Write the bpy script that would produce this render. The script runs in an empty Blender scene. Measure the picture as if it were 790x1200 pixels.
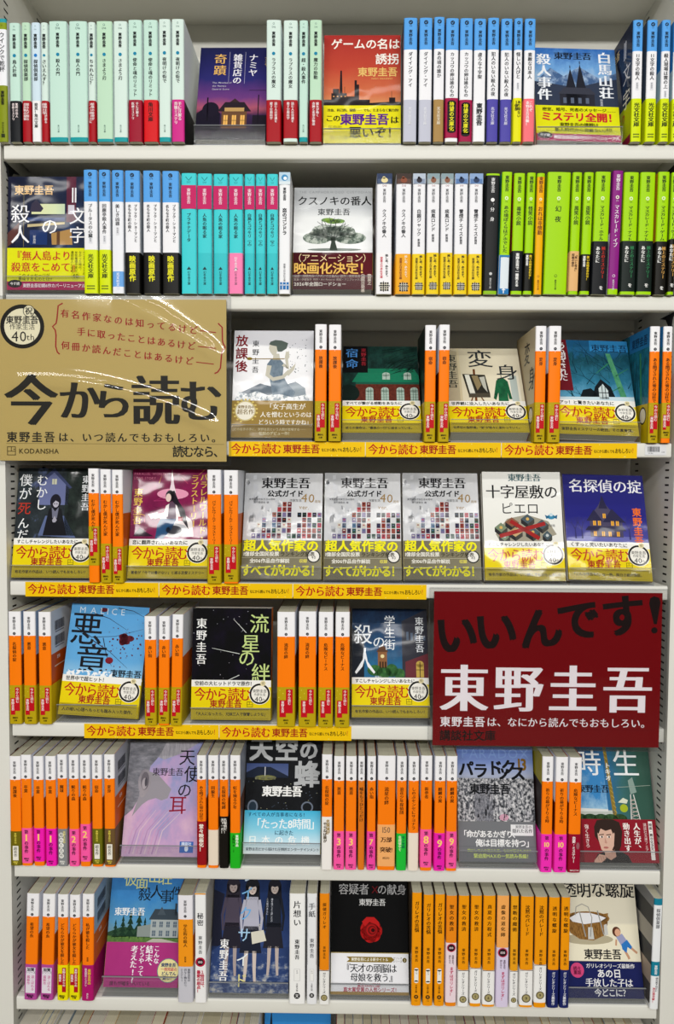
import bpy, math, random
from mathutils import Matrix, Vector
random.seed(7)
scene = bpy.context.scene
COL = scene.collection

# ------------------------------------------------------------------ camera
FPX, CX, CD = 880.0, 0.0122, 0.9746
ZOFF = 2.1091                       # camera height above the floor is 1.5 m
RX, RY, RZ = -0.0468, -0.0056, 0.0132
ROT = Matrix.Rotation(RZ, 3, 'Z') @ Matrix.Rotation(RX, 3, 'X') @ Matrix.Rotation(RY, 3, 'Y')
EYE = Vector((CX, -CD, -0.6091 + ZOFF))
cam_data = bpy.data.cameras.new('camera')
cam = bpy.data.objects.new('camera', cam_data)
COL.objects.link(cam)
right, fwd, up = ROT.col[0], ROT.col[1], ROT.col[2]
M = Matrix((( right[0], up[0], -fwd[0], EYE[0]), (right[1], up[1], -fwd[1], EYE[1]), (right[2], up[2], -fwd[2], EYE[2]), (0, 0, 0, 1)))
cam.matrix_world = M
cam_data.sensor_fit = 'VERTICAL'
cam_data.sensor_height = 36.0
cam_data.lens = FPX / 1200 * 36.0
cam_data.clip_start = 0.02
scene.camera = cam

# ------------------------------------------------------------------ world, lamps, exposure
world = bpy.data.worlds.new('world'); scene.world = world; world.use_nodes = True
world.node_tree.nodes['Background'].inputs[0].default_value = (1.0, 0.985, 0.95, 1)
world.node_tree.nodes['Background'].inputs[1].default_value = 0.09
def tube(y, z, power, w=0.14, length=3.2, x=0.0, tilt=0.0):
    ld = bpy.data.lights.new('ceiling_tube_light', 'AREA'); ld.shape = 'RECTANGLE'
    ld.size = length; ld.size_y = w; ld.energy = power; ld.color = (1.0, 0.985, 0.95)
    o = bpy.data.objects.new('ceiling_tube_light', ld); COL.objects.link(o)
    o.location = (x, y, z); o.rotation_euler = (tilt, 0, 0)
tube(-0.85, 2.75, 4, w=.03, tilt=math.radians(25))
tube(-1.9, 2.75, 18, w=.08, tilt=math.radians(30))
tube(-3.4, 2.75, 96, w=0.16, tilt=math.radians(45))
vs = scene.view_settings
scene.display_settings.display_device = 'sRGB'
vs.view_transform = 'Standard'; vs.look = 'None'; vs.exposure = 0.0; vs.gamma = 1.0; vs.use_curve_mapping = False

# ------------------------------------------------------------------ placing
def ray(px, py, Y):
    """the point of the plane Y = const that a pixel looks at"""
    d = ROT @ Vector(((px - 395) / FPX, 1.0, (600 - py) / FPX))
    t = (Y - EYE.y) / d.y
    return EYE + d * t
def proj(P):
    q = ROT.transposed() @ (Vector(P) - EYE)
    return 395 + FPX * q.x / q.y, 600 - FPX * q.z / q.y

# ------------------------------------------------------------------ materials
MATS = {}
def lin(h):
    h = h.lstrip('#')
    c = [int(h[i:i + 2], 16) / 255 for i in (0, 2, 4)]
    return tuple(v / 12.92 if v <= .04045 else ((v + .055) / 1.055) ** 2.4 for v in c) + (1,)
def base_mat(name):
    m = bpy.data.materials.new(name); m.use_nodes = True
    return m, m.node_tree, m.node_tree.nodes['Principled BSDF']
def film_bump(nt, b, strength=.18, scale=12.0):
    tc = nt.nodes.new('ShaderNodeTexCoord'); n = nt.nodes.new('ShaderNodeTexNoise')
    n.inputs['Scale'].default_value = scale; n.inputs['Detail'].default_value = 2
    bu = nt.nodes.new('ShaderNodeBump'); bu.inputs['Strength'].default_value = strength; bu.inputs['Distance'].default_value = .02
    nt.links.new(tc.outputs['Object'], n.inputs['Vector']); nt.links.new(n.outputs['Fac'], bu.inputs['Height'])
    nt.links.new(bu.outputs['Normal'], b.inputs['Coat Normal'])
def mat(h, kind='paper'):
    """kind: paper (printed card), film (shrink-wrapped print), page, steel"""
    k = (h, kind)
    if k in MATS: return MATS[k]
    m, nt, b = base_mat(kind + '_' + h)
    b.inputs['Base Color'].default_value = lin(h)
    if kind == 'paper':
        b.inputs['Roughness'].default_value = .4; b.inputs['Specular IOR Level'].default_value = .10
    elif kind == 'film':
        b.inputs['Roughness'].default_value = .6; b.inputs['Specular IOR Level'].default_value = .06; b.inputs['Coat Weight'].default_value = FILM; b.inputs['Coat Roughness'].default_value = .07
        film_bump(nt, b)
    elif kind == 'page':
        b.inputs['Roughness'].default_value = .9; b.inputs['Specular IOR Level'].default_value = .1
        tc = nt.nodes.new('ShaderNodeTexCoord'); mp = nt.nodes.new('ShaderNodeMapping'); mp.inputs['Scale'].default_value = (2600, 2, 2)
        n = nt.nodes.new('ShaderNodeTexNoise'); n.inputs['Scale'].default_value = 1; mx = nt.nodes.new('ShaderNodeMixRGB'); mx.blend_type = 'MULTIPLY'
        mx.inputs[0].default_value = .45; mx.inputs[1].default_value = lin(h)
        nt.links.new(tc.outputs['Object'], mp.inputs['Vector']); nt.links.new(mp.outputs['Vector'], n.inputs['Vector'])
        nt.links.new(n.outputs['Fac'], mx.inputs[2]); nt.links.new(mx.outputs[0], b.inputs['Base Color'])
    elif kind == 'steel':
        b.inputs['Roughness'].default_value = .45; b.inputs['Specular IOR Level'].default_value = .3
        tc = nt.nodes.new('ShaderNodeTexCoord'); n = nt.nodes.new('ShaderNodeTexNoise'); n.inputs['Scale'].default_value = 900
        bu = nt.nodes.new('ShaderNodeBump'); bu.inputs['Strength'].default_value = .06; bu.inputs['Distance'].default_value = .001
        nt.links.new(tc.outputs['Object'], n.inputs['Vector']); nt.links.new(n.outputs['Fac'], bu.inputs['Height']); nt.links.new(bu.outputs['Normal'], b.inputs['Normal'])
    MATS[k] = m
    return m
FILM = .3
def art(key, stops, a=0.0, b=1.0, off=0.0, noise=0.0, scale=4.0, detail=4.0, stretch=(1, 1), kind='film'):
    """printed picture ground: a colour ramp over a*u + b*v + off + noise, on the sheet's own uv"""
    k = ('art', key)
    if k in MATS: return MATS[k]
    m, nt, p = base_mat('print_' + key)
    N, L = nt.nodes, nt.links
    uv = N.new('ShaderNodeUVMap'); sep = N.new('ShaderNodeSeparateXYZ'); L.new(uv.outputs[0], sep.inputs[0])
    def mth(op, x, y):
        n = N.new('ShaderNodeMath'); n.operation = op
        for i, v in enumerate((x, y)):
            if isinstance(v, (int, float)): n.inputs[i].default_value = v
            else: L.new(v, n.inputs[i])
        return n.outputs[0]
    f = mth('ADD', mth('MULTIPLY', sep.outputs[0], a), mth('MULTIPLY', sep.outputs[1], b))
    f = mth('ADD', f, off)
    if noise:
        mp = N.new('ShaderNodeMapping'); mp.inputs['Scale'].default_value = (stretch[0], stretch[1], 1)
        L.new(uv.outputs[0], mp.inputs['Vector'])
        n = N.new('ShaderNodeTexNoise'); n.inputs['Scale'].default_value = scale; n.inputs['Detail'].default_value = detail
        n.inputs['Roughness'].default_value = .65
        L.new(mp.outputs[0], n.inputs['Vector'])
        f = mth('ADD', f, mth('MULTIPLY', mth('SUBTRACT', n.outputs['Fac'], .5), noise))
    r = N.new('ShaderNodeValToRGB'); L.new(f, r.inputs[0])
    els = r.color_ramp.elements
    els[0].position = stops[0][0]; els[0].color = lin(stops[0][1])
    els[1].position = stops[-1][0]; els[1].color = lin(stops[-1][1])
    for pos, c in stops[1:-1]:
        e = els.new(pos); e.color = lin(c)
    L.new(r.outputs[0], p.inputs['Base Color'])
    p.inputs['Roughness'].default_value = .6; p.inputs['Specular IOR Level'].default_value = .06
    if kind == 'film':
        p.inputs['Coat Weight'].default_value = FILM; p.inputs['Coat Roughness'].default_value = .07
        film_bump(nt, p)
    MATS[k] = m
    return m
def clear_mat(name, tint, gloss, veil):
    m = bpy.data.materials.new(name); m.use_nodes = True; nt = m.node_tree; nt.nodes.clear()
    o = nt.nodes.new('ShaderNodeOutputMaterial'); mx = nt.nodes.new('ShaderNodeMixShader'); t = nt.nodes.new('ShaderNodeBsdfTransparent')
    g = nt.nodes.new('ShaderNodeBsdfGlossy'); g.inputs['Roughness'].default_value = .06
    t.inputs[0].default_value = tint
    lw = nt.nodes.new('ShaderNodeFresnel'); lw.inputs['IOR'].default_value = 1.45
    ml = nt.nodes.new('ShaderNodeMath'); ml.operation = 'MULTIPLY'; ml.inputs[1].default_value = gloss
    nt.links.new(lw.outputs[0], ml.inputs[0]); nt.links.new(ml.outputs[0], mx.inputs[0])
    df = nt.nodes.new('ShaderNodeBsdfDiffuse'); df.inputs[0].default_value = (.8, .8, .8, 1); m2 = nt.nodes.new('ShaderNodeMixShader'); m2.inputs[0].default_value = veil  # pale diffuse veil stands in for light reflected by the acrylic
    nt.links.new(t.outputs[0], m2.inputs[1]); nt.links.new(df.outputs[0], m2.inputs[2])
    nt.links.new(m2.outputs[0], mx.inputs[1]); nt.links.new(g.outputs[0], mx.inputs[2]); nt.links.new(mx.outputs[0], o.inputs[0])
    return m, nt, g
ACRYLIC, _, _ = clear_mat('clear_acrylic', (.93, .935, .94, 1), .14, .02)
POCKET, _, _ = clear_mat('clear_pocket', (.97, .97, .97, 1), .6, .0)
ACRYLIC_EDGE = mat('8f9296')

# ------------------------------------------------------------------ glyphs
GL = {}
font = bpy.data.fonts.load('<builtin>') if '<builtin>' not in bpy.data.fonts and False else None
def raw_glyph(ch, off, res):
    cu = bpy.data.curves.new('g', 'FONT'); cu.body = ch; cu.size = 1.0; cu.offset = off; cu.resolution_u = res; cu.fill_mode = 'FRONT'
    ob = bpy.data.objects.new('g', cu); COL.objects.link(ob)
    dg = bpy.context.evaluated_depsgraph_get()
    me = bpy.data.meshes.new_from_object(ob.evaluated_get(dg))
    vs_ = [(v.co.x, v.co.y) for v in me.vertices]; fs = [tuple(p.vertices) for p in me.polygons]
    bpy.data.objects.remove(ob); bpy.data.curves.remove(cu); bpy.data.meshes.remove(me)
    return vs_, fs
def prefetch(chars):
    """all glyphs of one weight in one go: a Text per glyph, one depsgraph update"""
    todo = [k for k in chars if k not in GL]
    obs = []
    for (ch, off, res) in todo:
        cu = bpy.data.curves.new('g', 'FONT'); cu.body = ch; cu.size = 1.0; cu.offset = off; cu.resolution_u = res; cu.fill_mode = 'FRONT'
        ob = bpy.data.objects.new('g', cu); COL.objects.link(ob); obs.append(ob)
    dg = bpy.context.evaluated_depsgraph_get(); dg.update()
    for k, ob in zip(todo, obs):
        me = bpy.data.meshes.new_from_object(ob.evaluated_get(dg))
        GL[k] = ([(v.co.x, v.co.y) for v in me.vertices], [tuple(p.vertices) for p in me.polygons])
        bpy.data.meshes.remove(me)
    for ob in obs:
        cu = ob.data; bpy.data.objects.remove(ob); bpy.data.curves.remove(cu)
_k, _ = raw_glyph('国', 0, 2)
EM = (max(v[0] for v in _k) - min(v[0] for v in _k)) / .845
_cx = (max(v[0] for v in _k) + min(v[0] for v in _k)) / 2
_cy = (max(v[1] for v in _k) + min(v[1] for v in _k)) / 2
# styles: (outline offset in em, horizontal doubling in em)
STY = {'r': (0, ((0, 0),)), 'b': (0, ((-.02, -.014), (.02, -.014), (0, .024))), 'x': (0, ((-.034, -.026), (.034, -.026), (-.034, .026), (.034, .026), (0, 0))),
       'm': (0, ((-.017, 0), (.017, 0))), 'M': (0, ((-.036, 0), (0, 0), (.036, 0))), 'n': (0, ((-.026, 0), (.026, 0))), 'l': (0, ((0, 0),)), 't': (0, ((-.006, 0), (.006, 0)))}
RES = 2
JOBS = []          # text laid out later, when every glyph is known

# ------------------------------------------------------------------ mesh builder
EPS = .00005
class MB:
    def __init__(s):
        s.v, s.f, s.m, s.uv, s.sm, s.slots = [], [], [], [], [], []
        s.flat = lambda a, b, l: (a, -EPS * l, b)
        s.W, s.H = 1, 1
        s.texts = []
    def slot(s, m):
        if m not in s.slots: s.slots.append(m)
        return s.slots.index(m)
    def face(s, pts, m, uvs=None, smooth=False):
        i = len(s.v); s.v += [tuple(p) for p in pts]; s.f.append(tuple(range(i, i + len(pts))))
        s.m.append(s.slot(m)); s.uv.append(uvs or [(0, 0)] * len(pts)); s.sm.append(smooth)
    def box(s, x0, x1, y0, y1, z0, z1, m, bev=0.0):
        if bev <= 0:
            P = [(x0, y0, z0), (x1, y0, z0), (x1, y1, z0), (x0, y1, z0), (x0, y0, z1), (x1, y0, z1), (x1, y1, z1), (x0, y1, z1)]
            i = len(s.v); s.v += P
            for q in ((0, 1, 5, 4), (1, 2, 6, 5), (2, 3, 7, 6), (3, 0, 4, 7), (4, 5, 6, 7), (3, 2, 1, 0)):
                s.f.append(tuple(i + k for k in q)); s.m.append(s.slot(m)); s.uv.append([(0, 0)] * 4); s.sm.append(False)
        else:   # edges along x rounded (a bent steel front, a card)
            n = 3; ring = []
            for (cy, cz, a0) in ((y0 + bev, z0 + bev, 180), (y1 - bev, z0 + bev, 270), (y1 - bev, z1 - bev, 0), (y0 + bev, z1 - bev, 90)):
                for k in range(n + 1):
                    a = math.radians(a0 + 90 * k / n); ring.append((cy + bev * math.cos(a), cz + bev * math.sin(a)))
            s.ring([(x0, y, z) for y, z in ring], [(x1, y, z) for y, z in ring], m)
            s.face([(x0, y, z) for y, z in ring], m); s.face([(x1, y, z) for y, z in ring][::-1], m)
    def ring(s, A, B, m, closed=True):
        i = len(s.v); n = len(A); s.v += list(A) + list(B)
        for k in range(n if closed else n - 1):
            j = (k + 1) % n
            s.f.append((i + k, i + j, i + n + j, i + n + k)); s.m.append(s.slot(m)); s.uv.append([(0, 0)] * 4); s.sm.append(True)
    # ---- printing on the sheet; u right, v down, both 0..1
    def sheet(s, W, H, flat=None, base=0):
        s.W, s.H = W, H; s.base = base
        if flat: s.flat = flat
        return s
    def pt(s, u, v, l):
        return s.flat((u - .5) * s.W, (1 - v) * s.H, l + s.base)
    def p(s, pts, m, l=2):
        pts = [(min(1, max(0, u)), min(1, max(0, v))) for u, v in pts]
        if isinstance(m, str): m = mat(m, s.kind)
        a = sum(pts[i][0] * pts[(i + 1) % len(pts)][1] - pts[(i + 1) % len(pts)][0] * pts[i][1] for i in range(len(pts)))
        if a > 0: pts = pts[::-1]
        s.face([s.pt(u, v, l) for u, v in pts], m, list(pts))
    kind = 'film'
    def r(s, u0, v0, u1, v1, m, l=2): s.p([(u0, v0), (u1, v0), (u1, v1), (u0, v1)], m, l)
    def e(s, u, v, ru, rv, m, l=2, n=20, a0=0, a1=360):
        s.p([(u + ru * math.cos(math.radians(a0 + (a1 - a0) * k / n)), v + rv * math.sin(math.radians(a0 + (a1 - a0) * k / n))) for k in range(n + (a1 - a0 < 360))], m, l)
    def c(s, u, v, r_, m, l=2, n=24): s.e(u, v, r_, r_ * s.W / s.H, m, l, n)
    def l(s, pts, th, m, l=3, th2=None):
        """a stroke, th in widths of the sheet; may taper to th2"""
        k = s.W / s.H; th2 = th if th2 is None else th2; n = len(pts); Lf, Rt = [], []
        for i, (u, v) in enumerate(pts):
            a = pts[max(0, i - 1)]; b = pts[min(n - 1, i + 1)]
            dx, dy = b[0] - a[0], (b[1] - a[1]) / k; q = math.hypot(dx, dy) or 1
            t = (th + (th2 - th) * i / max(1, n - 1)) / 2
            nx, ny = -dy / q * t, dx / q * t * k
            Lf.append((u + nx, v + ny)); Rt.append((u - nx, v - ny))
        for i in range(n - 1): s.p([Lf[i], Lf[i + 1], Rt[i + 1], Rt[i]], m, l)
    def t(s, txt, u, v, size, m, l=5, vert=False, sty='r', pitch=1.0, sx=1.0, sy=1.0, ang=0.0, center=False, res=None):
        """size in widths of the sheet. vertical: (u, v) is the middle of the first glyph; level: its left end and mid height"""
        if isinstance(m, str): m = mat(m, s.kind)
        if not vert and not center and not ang:
            wd = sum(.58 if ord(c) < 0x2000 else 1 for c in txt) * size * pitch * sx
            if u + wd > .99: sx *= (.99 - u) / wd
        s.texts.append((txt, u, v, size, m, l, vert, sty, pitch, sx, sy, ang, center, res or RES, (s.W, s.H, s.flat, s.base)))
    def keys(s):
        return {(ch, STY[t[7]][0] * EM, t[13]) for t in s.texts for ch in t[0] if ch.strip()}
    def settle(s):
        keep = (s.W, s.H, s.flat, s.base)
        for (txt, u, v, size, m, l, vert, sty, pitch, sx, sy, ang, center, res, frame) in s.texts:
            s.W, s.H, s.flat, s.base = frame
            off, dbl = STY[sty]; sz = size * s.W / EM; cx, cz = (u - .5) * s.W, (1 - v) * s.H
            ca, sa = math.cos(math.radians(ang)), math.sin(math.radians(ang)); cur = 0.0; items = []
            pair = 0
            for ci, ch in enumerate(txt):
                if not ch.strip(): cur += size * s.W * pitch * .5; continue
                vs_, fs = GL[(ch, off * EM, res)]
                if not vs_: continue
                x0 = min(p[0] for p in vs_); x1 = max(p[0] for p in vs_)
                half = ord(ch) < 0x2000
                gx = (x0 + x1) / 2 if half else _cx
                gy = _cy
                adv = size * s.W * pitch * ((x1 - x0) / EM + .12 if half and not vert else 1.0)
                rot = vert and ch in 'ー（）「」『』―…〜'
                side = 0.0
                if vert and ch.isdigit():
                    if pair == 1: cur -= adv; side = .25 * size * s.W; pair = 0
                    elif ci + 1 < len(txt) and txt[ci + 1].isdigit(): side = -.25 * size * s.W; pair = 1
                pos = cur + adv / 2; cur += adv
                items.append((vs_, fs, gx, gy, rot, pos, ch, side))
            shift = -cur / 2 if center else (-size * s.W * pitch / 2 if vert else 0)
            for (vs_, fs, gx, gy, rot, pos, ch, side) in items:
                for q_, (d, d2) in enumerate(dbl):
                    i0 = len(s.v)
                    for (x, y) in vs_:
                        a, b = (x - gx) * sz, (y - gy) * sz
                        if rot: a, b = b, -a
                        if vert and ch in '、。': a += .55 * size * s.W; b += .55 * size * s.W
                        a = (a + side + d * size * s.W) * sx; b = (b + d2 * size * s.W) * sy
                        if vert: b -= (pos + shift) * sy
                        else: a += (pos + shift) * sx
                        a, b = a * ca - b * sa, a * sa + b * ca
                        s.v.append(s.flat(cx + a, cz + b, l + s.base + .17 * q_))
                    k = s.slot(m)
                    for f in fs:
                        s.f.append(tuple(i0 + q for q in f)); s.m.append(k); s.uv.append([(0, 0)] * len(f)); s.sm.append(False)
        s.texts = []; s.W, s.H, s.flat, s.base = keep
    def build(s, name, parent=None):
        me = bpy.data.meshes.new(name)
        me.from_pydata(s.v, [], s.f)
        for m in s.slots: me.materials.append(m)
        me.polygons.foreach_set('material_index', s.m)
        me.polygons.foreach_set('use_smooth', s.sm)
        uvl = me.uv_layers.new(name='UVMap'); flat = []
        for q in s.uv:
            for a in q: flat += [a[0], a[1]]
        uvl.data.foreach_set('uv', flat)
        me.update()
        o = bpy.data.objects.new(name, me); COL.objects.link(o)
        if parent: o.parent = parent
        return o
PENDING = []
def later(mb, name, parent): PENDING.append((mb, name, parent))
def flush():
    ks = set()
    for mb, _, _ in PENDING: ks |= mb.keys()
    prefetch(sorted(ks))
    for mb, n, p in PENDING: mb.settle(); mb.build(n, p)
    PENDING.clear()
def thing(name, label, cat, loc=(0, 0, 0), rot=(0, 0, 0), group=None):
    o = bpy.data.objects.new(name, None); COL.objects.link(o)
    o.location = loc; o.rotation_euler = rot; o.empty_display_size = .02
    o['label'] = label; o['category'] = cat
    if group: o['group'] = group
    return o

# ------------------------------------------------------------------ the bookcase
SHELF_PX = {1: (400, 169.2), 2: (400, 346.0), 3: (400, 517.5), 4: (400, 684.2), 5: (400, 850.6), 6: (400, 1016.8), 7: (400, 1173.5)}
ZS = {k: ray(x, y, 0).z for k, (x, y) in SHELF_PX.items()}
ZS[8] = ZS[7] - .1875
ZTOP = ray(400, 28, .148).z
WS = .8581; DEPTH = .150
WHITE = mat('e1e0d8', 'steel'); DARK = mat('0c0c0c')
bookcase = thing('bookcase', 'white steel bookcase whose shelves hold every book in the picture', 'bookcase', (0, 0, 0))
def shelf_board(z):
    mb = MB()
    mb.box(-WS / 2, WS / 2, 0, .013, z - .0185, z, WHITE, .0022)
    mb.box(-WS / 2, WS / 2, .013, DEPTH - .014, z - .0025, z - .0003, WHITE)
    mb.box(-WS / 2, WS / 2, DEPTH - .014, DEPTH - .001, z - .0185, z - .0003, WHITE, .002)
    mb.build('shelf', bookcase)
for k in range(1, 9): shelf_board(ZS[k])
mb = MB(); mb.box(-WS / 2 - .004, WS / 2 + .004, 0, DEPTH, ZTOP, ZTOP + .003, WHITE); mb.build('top_board', bookcase)
mb = MB(); mb.box(-WS / 2 - .05, WS / 2 + .05, DEPTH, DEPTH + .002, 0.0, ZTOP + .2, WHITE); mb.build('back_panel', bookcase)
for s in (-1, 1):
    xi = s * (WS / 2 + .004)
    mb = MB(); mb.box(min(xi, xi + s * .06), max(xi, xi + s * .06), -.001, .006, 0, ZTOP + .2, WHITE, .0015); mb.build('post', bookcase)
    mb = MB(); mb.box(min(xi, xi + s * .002), max(xi, xi + s * .002), .006, DEPTH, 0, ZTOP + .2, WHITE)
    e = xi - s * .0001
    z = ZS[8] - .1
    while z < ZTOP + .1:          # rows of bracket slots, front and back; flat quads coloured with the holes' shade
        for y0 in (.014, .118):
            q = [(e, y0, z), (e, y0 + .012, z), (e, y0 + .012, z + .0024), (e, y0, z + .0024)]
            mb.face(q if s < 0 else q[::-1], DARK)
        z += .0098
    mb.build('side_panel', bookcase)
mb = MB(); mb.box(-WS / 2, WS / 2, .004, .02, 0, ZS[8] - .0185, WHITE); mb.build('kick_panel', bookcase)
# hooked shelf brackets peeping out under the boards
BLACK = mat('17171a')
for k in (1, 2):
    for s in (-1, 1):
        x = s * (WS / 2 + .0022); mb = MB()
        mb.p([(0, 0), (1, 0), (1, 1), (0, 1)], BLACK) if False else None
        pts = [(.006, ZS[k] - .019), (.05, ZS[k] - .019), (.03, ZS[k] - .024), (.022, ZS[k] - .034), (.016, ZS[k] - .034), (.013, ZS[k] - .024)]
        A = [(x - .0012, y, z) for y, z in pts]; B = [(x + .0012, y, z) for y, z in pts]
        mb.ring(A, B, BLACK); mb.face(A, BLACK); mb.face(B[::-1], BLACK)
        mb.sm = [False] * len(mb.f)
        mb.build('shelf_bracket', bookcase)
floor = MB(); floor.box(-2.5, 2.5, -4, .4, -.02, 0, mat('b9b4a8', 'steel'))
fo = floor.build('floor'); fo['kind'] = 'structure'

# ------------------------------------------------------------------ spine-out books
AUTH = '東野圭吾'
PAGE = 'd9d5bd'
ORD = ['zeroth', 'first', 'second', 'third', 'fourth', 'fifth', 'sixth', 'seventh', 'eighth', 'ninth', 'tenth', 'eleventh', 'twelfth', 'thirteenth', 'fourteenth', 'fifteenth', 'sixteenth', 'seventeenth']
ROWNAME = {1: 'top', 2: 'second', 3: 'third', 4: 'fourth', 5: 'fifth', 6: 'sixth', 7: 'seventh', 8: 'lowest'}
PROUD = {1: .007, 2: .006, 3: .005, 4: .005, 5: .005, 6: .005, 7: .006, 8: .003}

def jacket_body(mb, w, H, depth, zb, mspine, mleft, mright, grow=0.0, z0=0.0, bulge=.0005, r=.0021):
    """a paper jacket: back cover, rounded spine, front cover, as a folded sheet. zb: band limits from the top, 0..1"""
    r = min(r, w * .3); hw = w / 2 + grow; n = 4; prof = []
    prof.append((-hw, depth, 'L')); prof.append((-hw, r, 'L'))
    for k in range(1, n + 1):
        a = math.radians(90 * k / n); prof.append((-hw + r - r * math.cos(a), r - r * math.sin(a) - grow * math.sin(a), 'S'))
    for k in (1, 2, 3): 
        q = k / 4; prof.append((-hw + r + (2 * hw - 2 * r) * q, -grow - bulge * 4 * q * (1 - q), 'S'))
    for k in range(0, n + 1):
        a = math.radians(90 * k / n); prof.append((hw - r + r * math.sin(a), r - r * math.cos(a) - grow * math.cos(a), 'S'))
    prof.append((hw, depth, 'R'))
    zs = sorted(zb, reverse=True)
    for i in range(len(zs) - 1):
        za, zc = zs[i], zs[i + 1]           # fractions from the top, za lower
        v = (za + zc) / 2
        A = [(x, y, z0 + H * (1 - za)) for x, y, _ in prof]; B = [(x, y, z0 + H * (1 - zc)) for x, y, _ in prof]
        base = len(mb.v); m_ = len(prof); mb.v += A + B
        for k in range(m_ - 1):
            seg = prof[k + 1][2] if k else 'L'
            mm = {'S': mspine, 'L': mleft, 'R': mright}[seg](v)
            mb.f.append((base + k, base + k + 1, base + m_ + k + 1, base + m_ + k)); mb.m.append(mb.slot(mm)); mb.uv.append([(0, 0)] * 4); mb.sm.append(True)
    # inside faces of the two covers so that the jacket has thickness
    t = .0004
    for sx in (-1, 1):
        x = sx * (hw - t); mm = (mleft if sx < 0 else mright)(.5)
        q = [(x, r, z0), (x, depth, z0), (x, depth, z0 + H), (x, r, z0 + H)]
        mb.face(q if sx < 0 else q[::-1], mm)
        for zz in (z0, z0 + H):
            mb.face([(sx * hw, r, zz), (sx * hw, depth, zz), (x, depth, zz), (x, r, zz)], mm)

def bands(lst):
    """[(until, colour), ...] from the top -> colour lookup"""
    def f(v):
        for u, c in lst:
            if v <= u: return mat(c) if isinstance(c, str) else c
        return mat(lst[-1][1]) if isinstance(lst[-1][1], str) else lst[-1][1]
    return f

def fit(size, n, room, pitch=1.0):
    """glyph size that lets n glyphs fit into room"""
    return min(size, room / max(1, n) / pitch)

def vtext(mb, txt, u, v0, v1, mm, m, sty='m', l=3, pitch=1.0, sx=1.0):
    """vertical line from v0, no lower than v1; mm = glyph size in millimetres"""
    H = mb.H * 1000; W = mb.W * 1000
    s = mm; sy = 1.0
    n = sum(.5 if c == ' ' else 1 for c in txt)
    if n * s * pitch > (v1 - v0) * H: sy = (v1 - v0) * H / (n * s * pitch)
    if sy < .72: s *= sy / .72; sy = .72
    mb.t(txt, u, v0 + s * pitch * sy / 2 / H, s / W, m, l, True, sty, pitch, sx, sy)

# each style: spine bands, side bands (left = front cover, right = back cover), lettering
def sp_kad(mb, tt, o):
    mb.c(.5, .03, .07, '6a8a86', 2); mb.c(.5, .03, .045, mb.ground, 3)
    mb.t('ひ16', .5, .058, .16, '4d6a68', 2, sty='r', center=True)
    vtext(mb, AUTH, .5, .095, .24, 4.3, '1d2426', 'x', pitch=1.06)
    mb.c(.5, .275, min(.19, 2.1 / (mb.W * 1000)), o.get('dot', '0f83a8'), 3)
    vtext(mb, tt, .5, .31, o.get('tb', .64), 5.2, '1c2528', 'n', pitch=1.02)
    if not o.get('obi'): vtext(mb, '角川文庫', .5, .86, .94, 2.4, '5a7a74', 'r')
def sp_blue(mb, tt, o):
    mb.c(.5, .037, min(.2, 2.6 / (mb.W * 1000)), '1b2a3c', 2); mb.c(.5, .037, min(.1, 1.2 / (mb.W * 1000)), '58a4e8', 3); mb.l([(.45, .03), (.62, .047)], .06, '1b2a3c', 4)
    mb.t('ひ6', .5, .065, .14, '1b2a3c', 2, center=True)
    vtext(mb, AUTH, .5, .095, .235, 4.5, '16202c', 'n', pitch=1.05)
    if o.get('two'):
        vtext(mb, o['two'][0], .72, .275, .62, 4.3, '20222a', 'n'); vtext(mb, o['two'][1], .32, .275, .62, 4.3, '20222a', 'n')
    else: vtext(mb, tt, .5, .275, o.get('tb', .64), 5.4, '20222a', 'n')
    if o.get('tag'):
        mb.r(.36, o['tag'], .64, o['tag'] + .065, 'dfe0e6', 2); vtext(mb, '新装版', .5, o['tag'] + .005, o['tag'] + .06, 2.4, '60636c', 'r')
    if o.get('pub'): vtext(mb, '光文社文庫', .5, o.get('pv', .72), o.get('pv', .72) + .2, 4.4, o['pub'], 'M')
def sp_cyan(mb, tt, o):
    mb.l([(.3, .03), (.5, .06), (.7, .03)], .05, '14848c', 2); mb.t('ひ17', .5, .075, .16, '14848c', 2, center=True)
    mb.r(.0, .10, 1, .295, 'c4105f', 2)
    vtext(mb, AUTH, .5, .125, .28, 4.9, 'f6e6ee', 'm', 4)
    vtext(mb, tt, .5, .33, .62, 5.2, '12343a', 'n')
    mb.p([(.35, .80), (.5, .775), (.65, .80)], '12343a', 3)
    vtext(mb, '幻冬舎文庫', .5, .81, .955, 3.6, '12343a', 'r')
def sp_jit(mb, tt, o):
    a, b, c = o['pic']
    mb.r(.0, .0, 1, .085, a, 2); mb.r(.06, .045, .94, .085, b, 3); mb.e(.5, .055, .22, .022, c, 4); mb.e(.46, .034, .1, .01, c, 4)
    mb.t('ひ13', .5, .10, .17, '8a3a40', 2, center=True)
    vtext(mb, AUTH, .5, .125, .245, 4.3, '3a3c42', 'r', pitch=1.02)
    vtext(mb, tt, .5, .295, o.get('tb', .52), 5.6, '26282e', 'b')
    if o.get('shin'): vtext(mb, '新装版', .5, o['shin'], .65, 3.3, '3a3c42', 'b')
def jn_mark(mb, v, l=13):
    k = mb.W / mb.H
    mb.r(.26, v, .82, v + .56 * k, '16161a', l)
    for q in (.40, .54, .68): mb.r(q - .02, v, q + .02, v + .56 * k, 'e8e2d0', l + 1)
    for q in (.14, .28, .42): mb.r(.26, v + (q - .02) * k, .82, v + (q + .02) * k, 'e8e2d0', l + 1)
    mb.r(.18, v + .2 * k, .9, v + .25 * k, '16161a', l + 2); mb.r(.46, v - .08 * k, .5, v + .62 * k, '16161a', l + 2)
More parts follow.
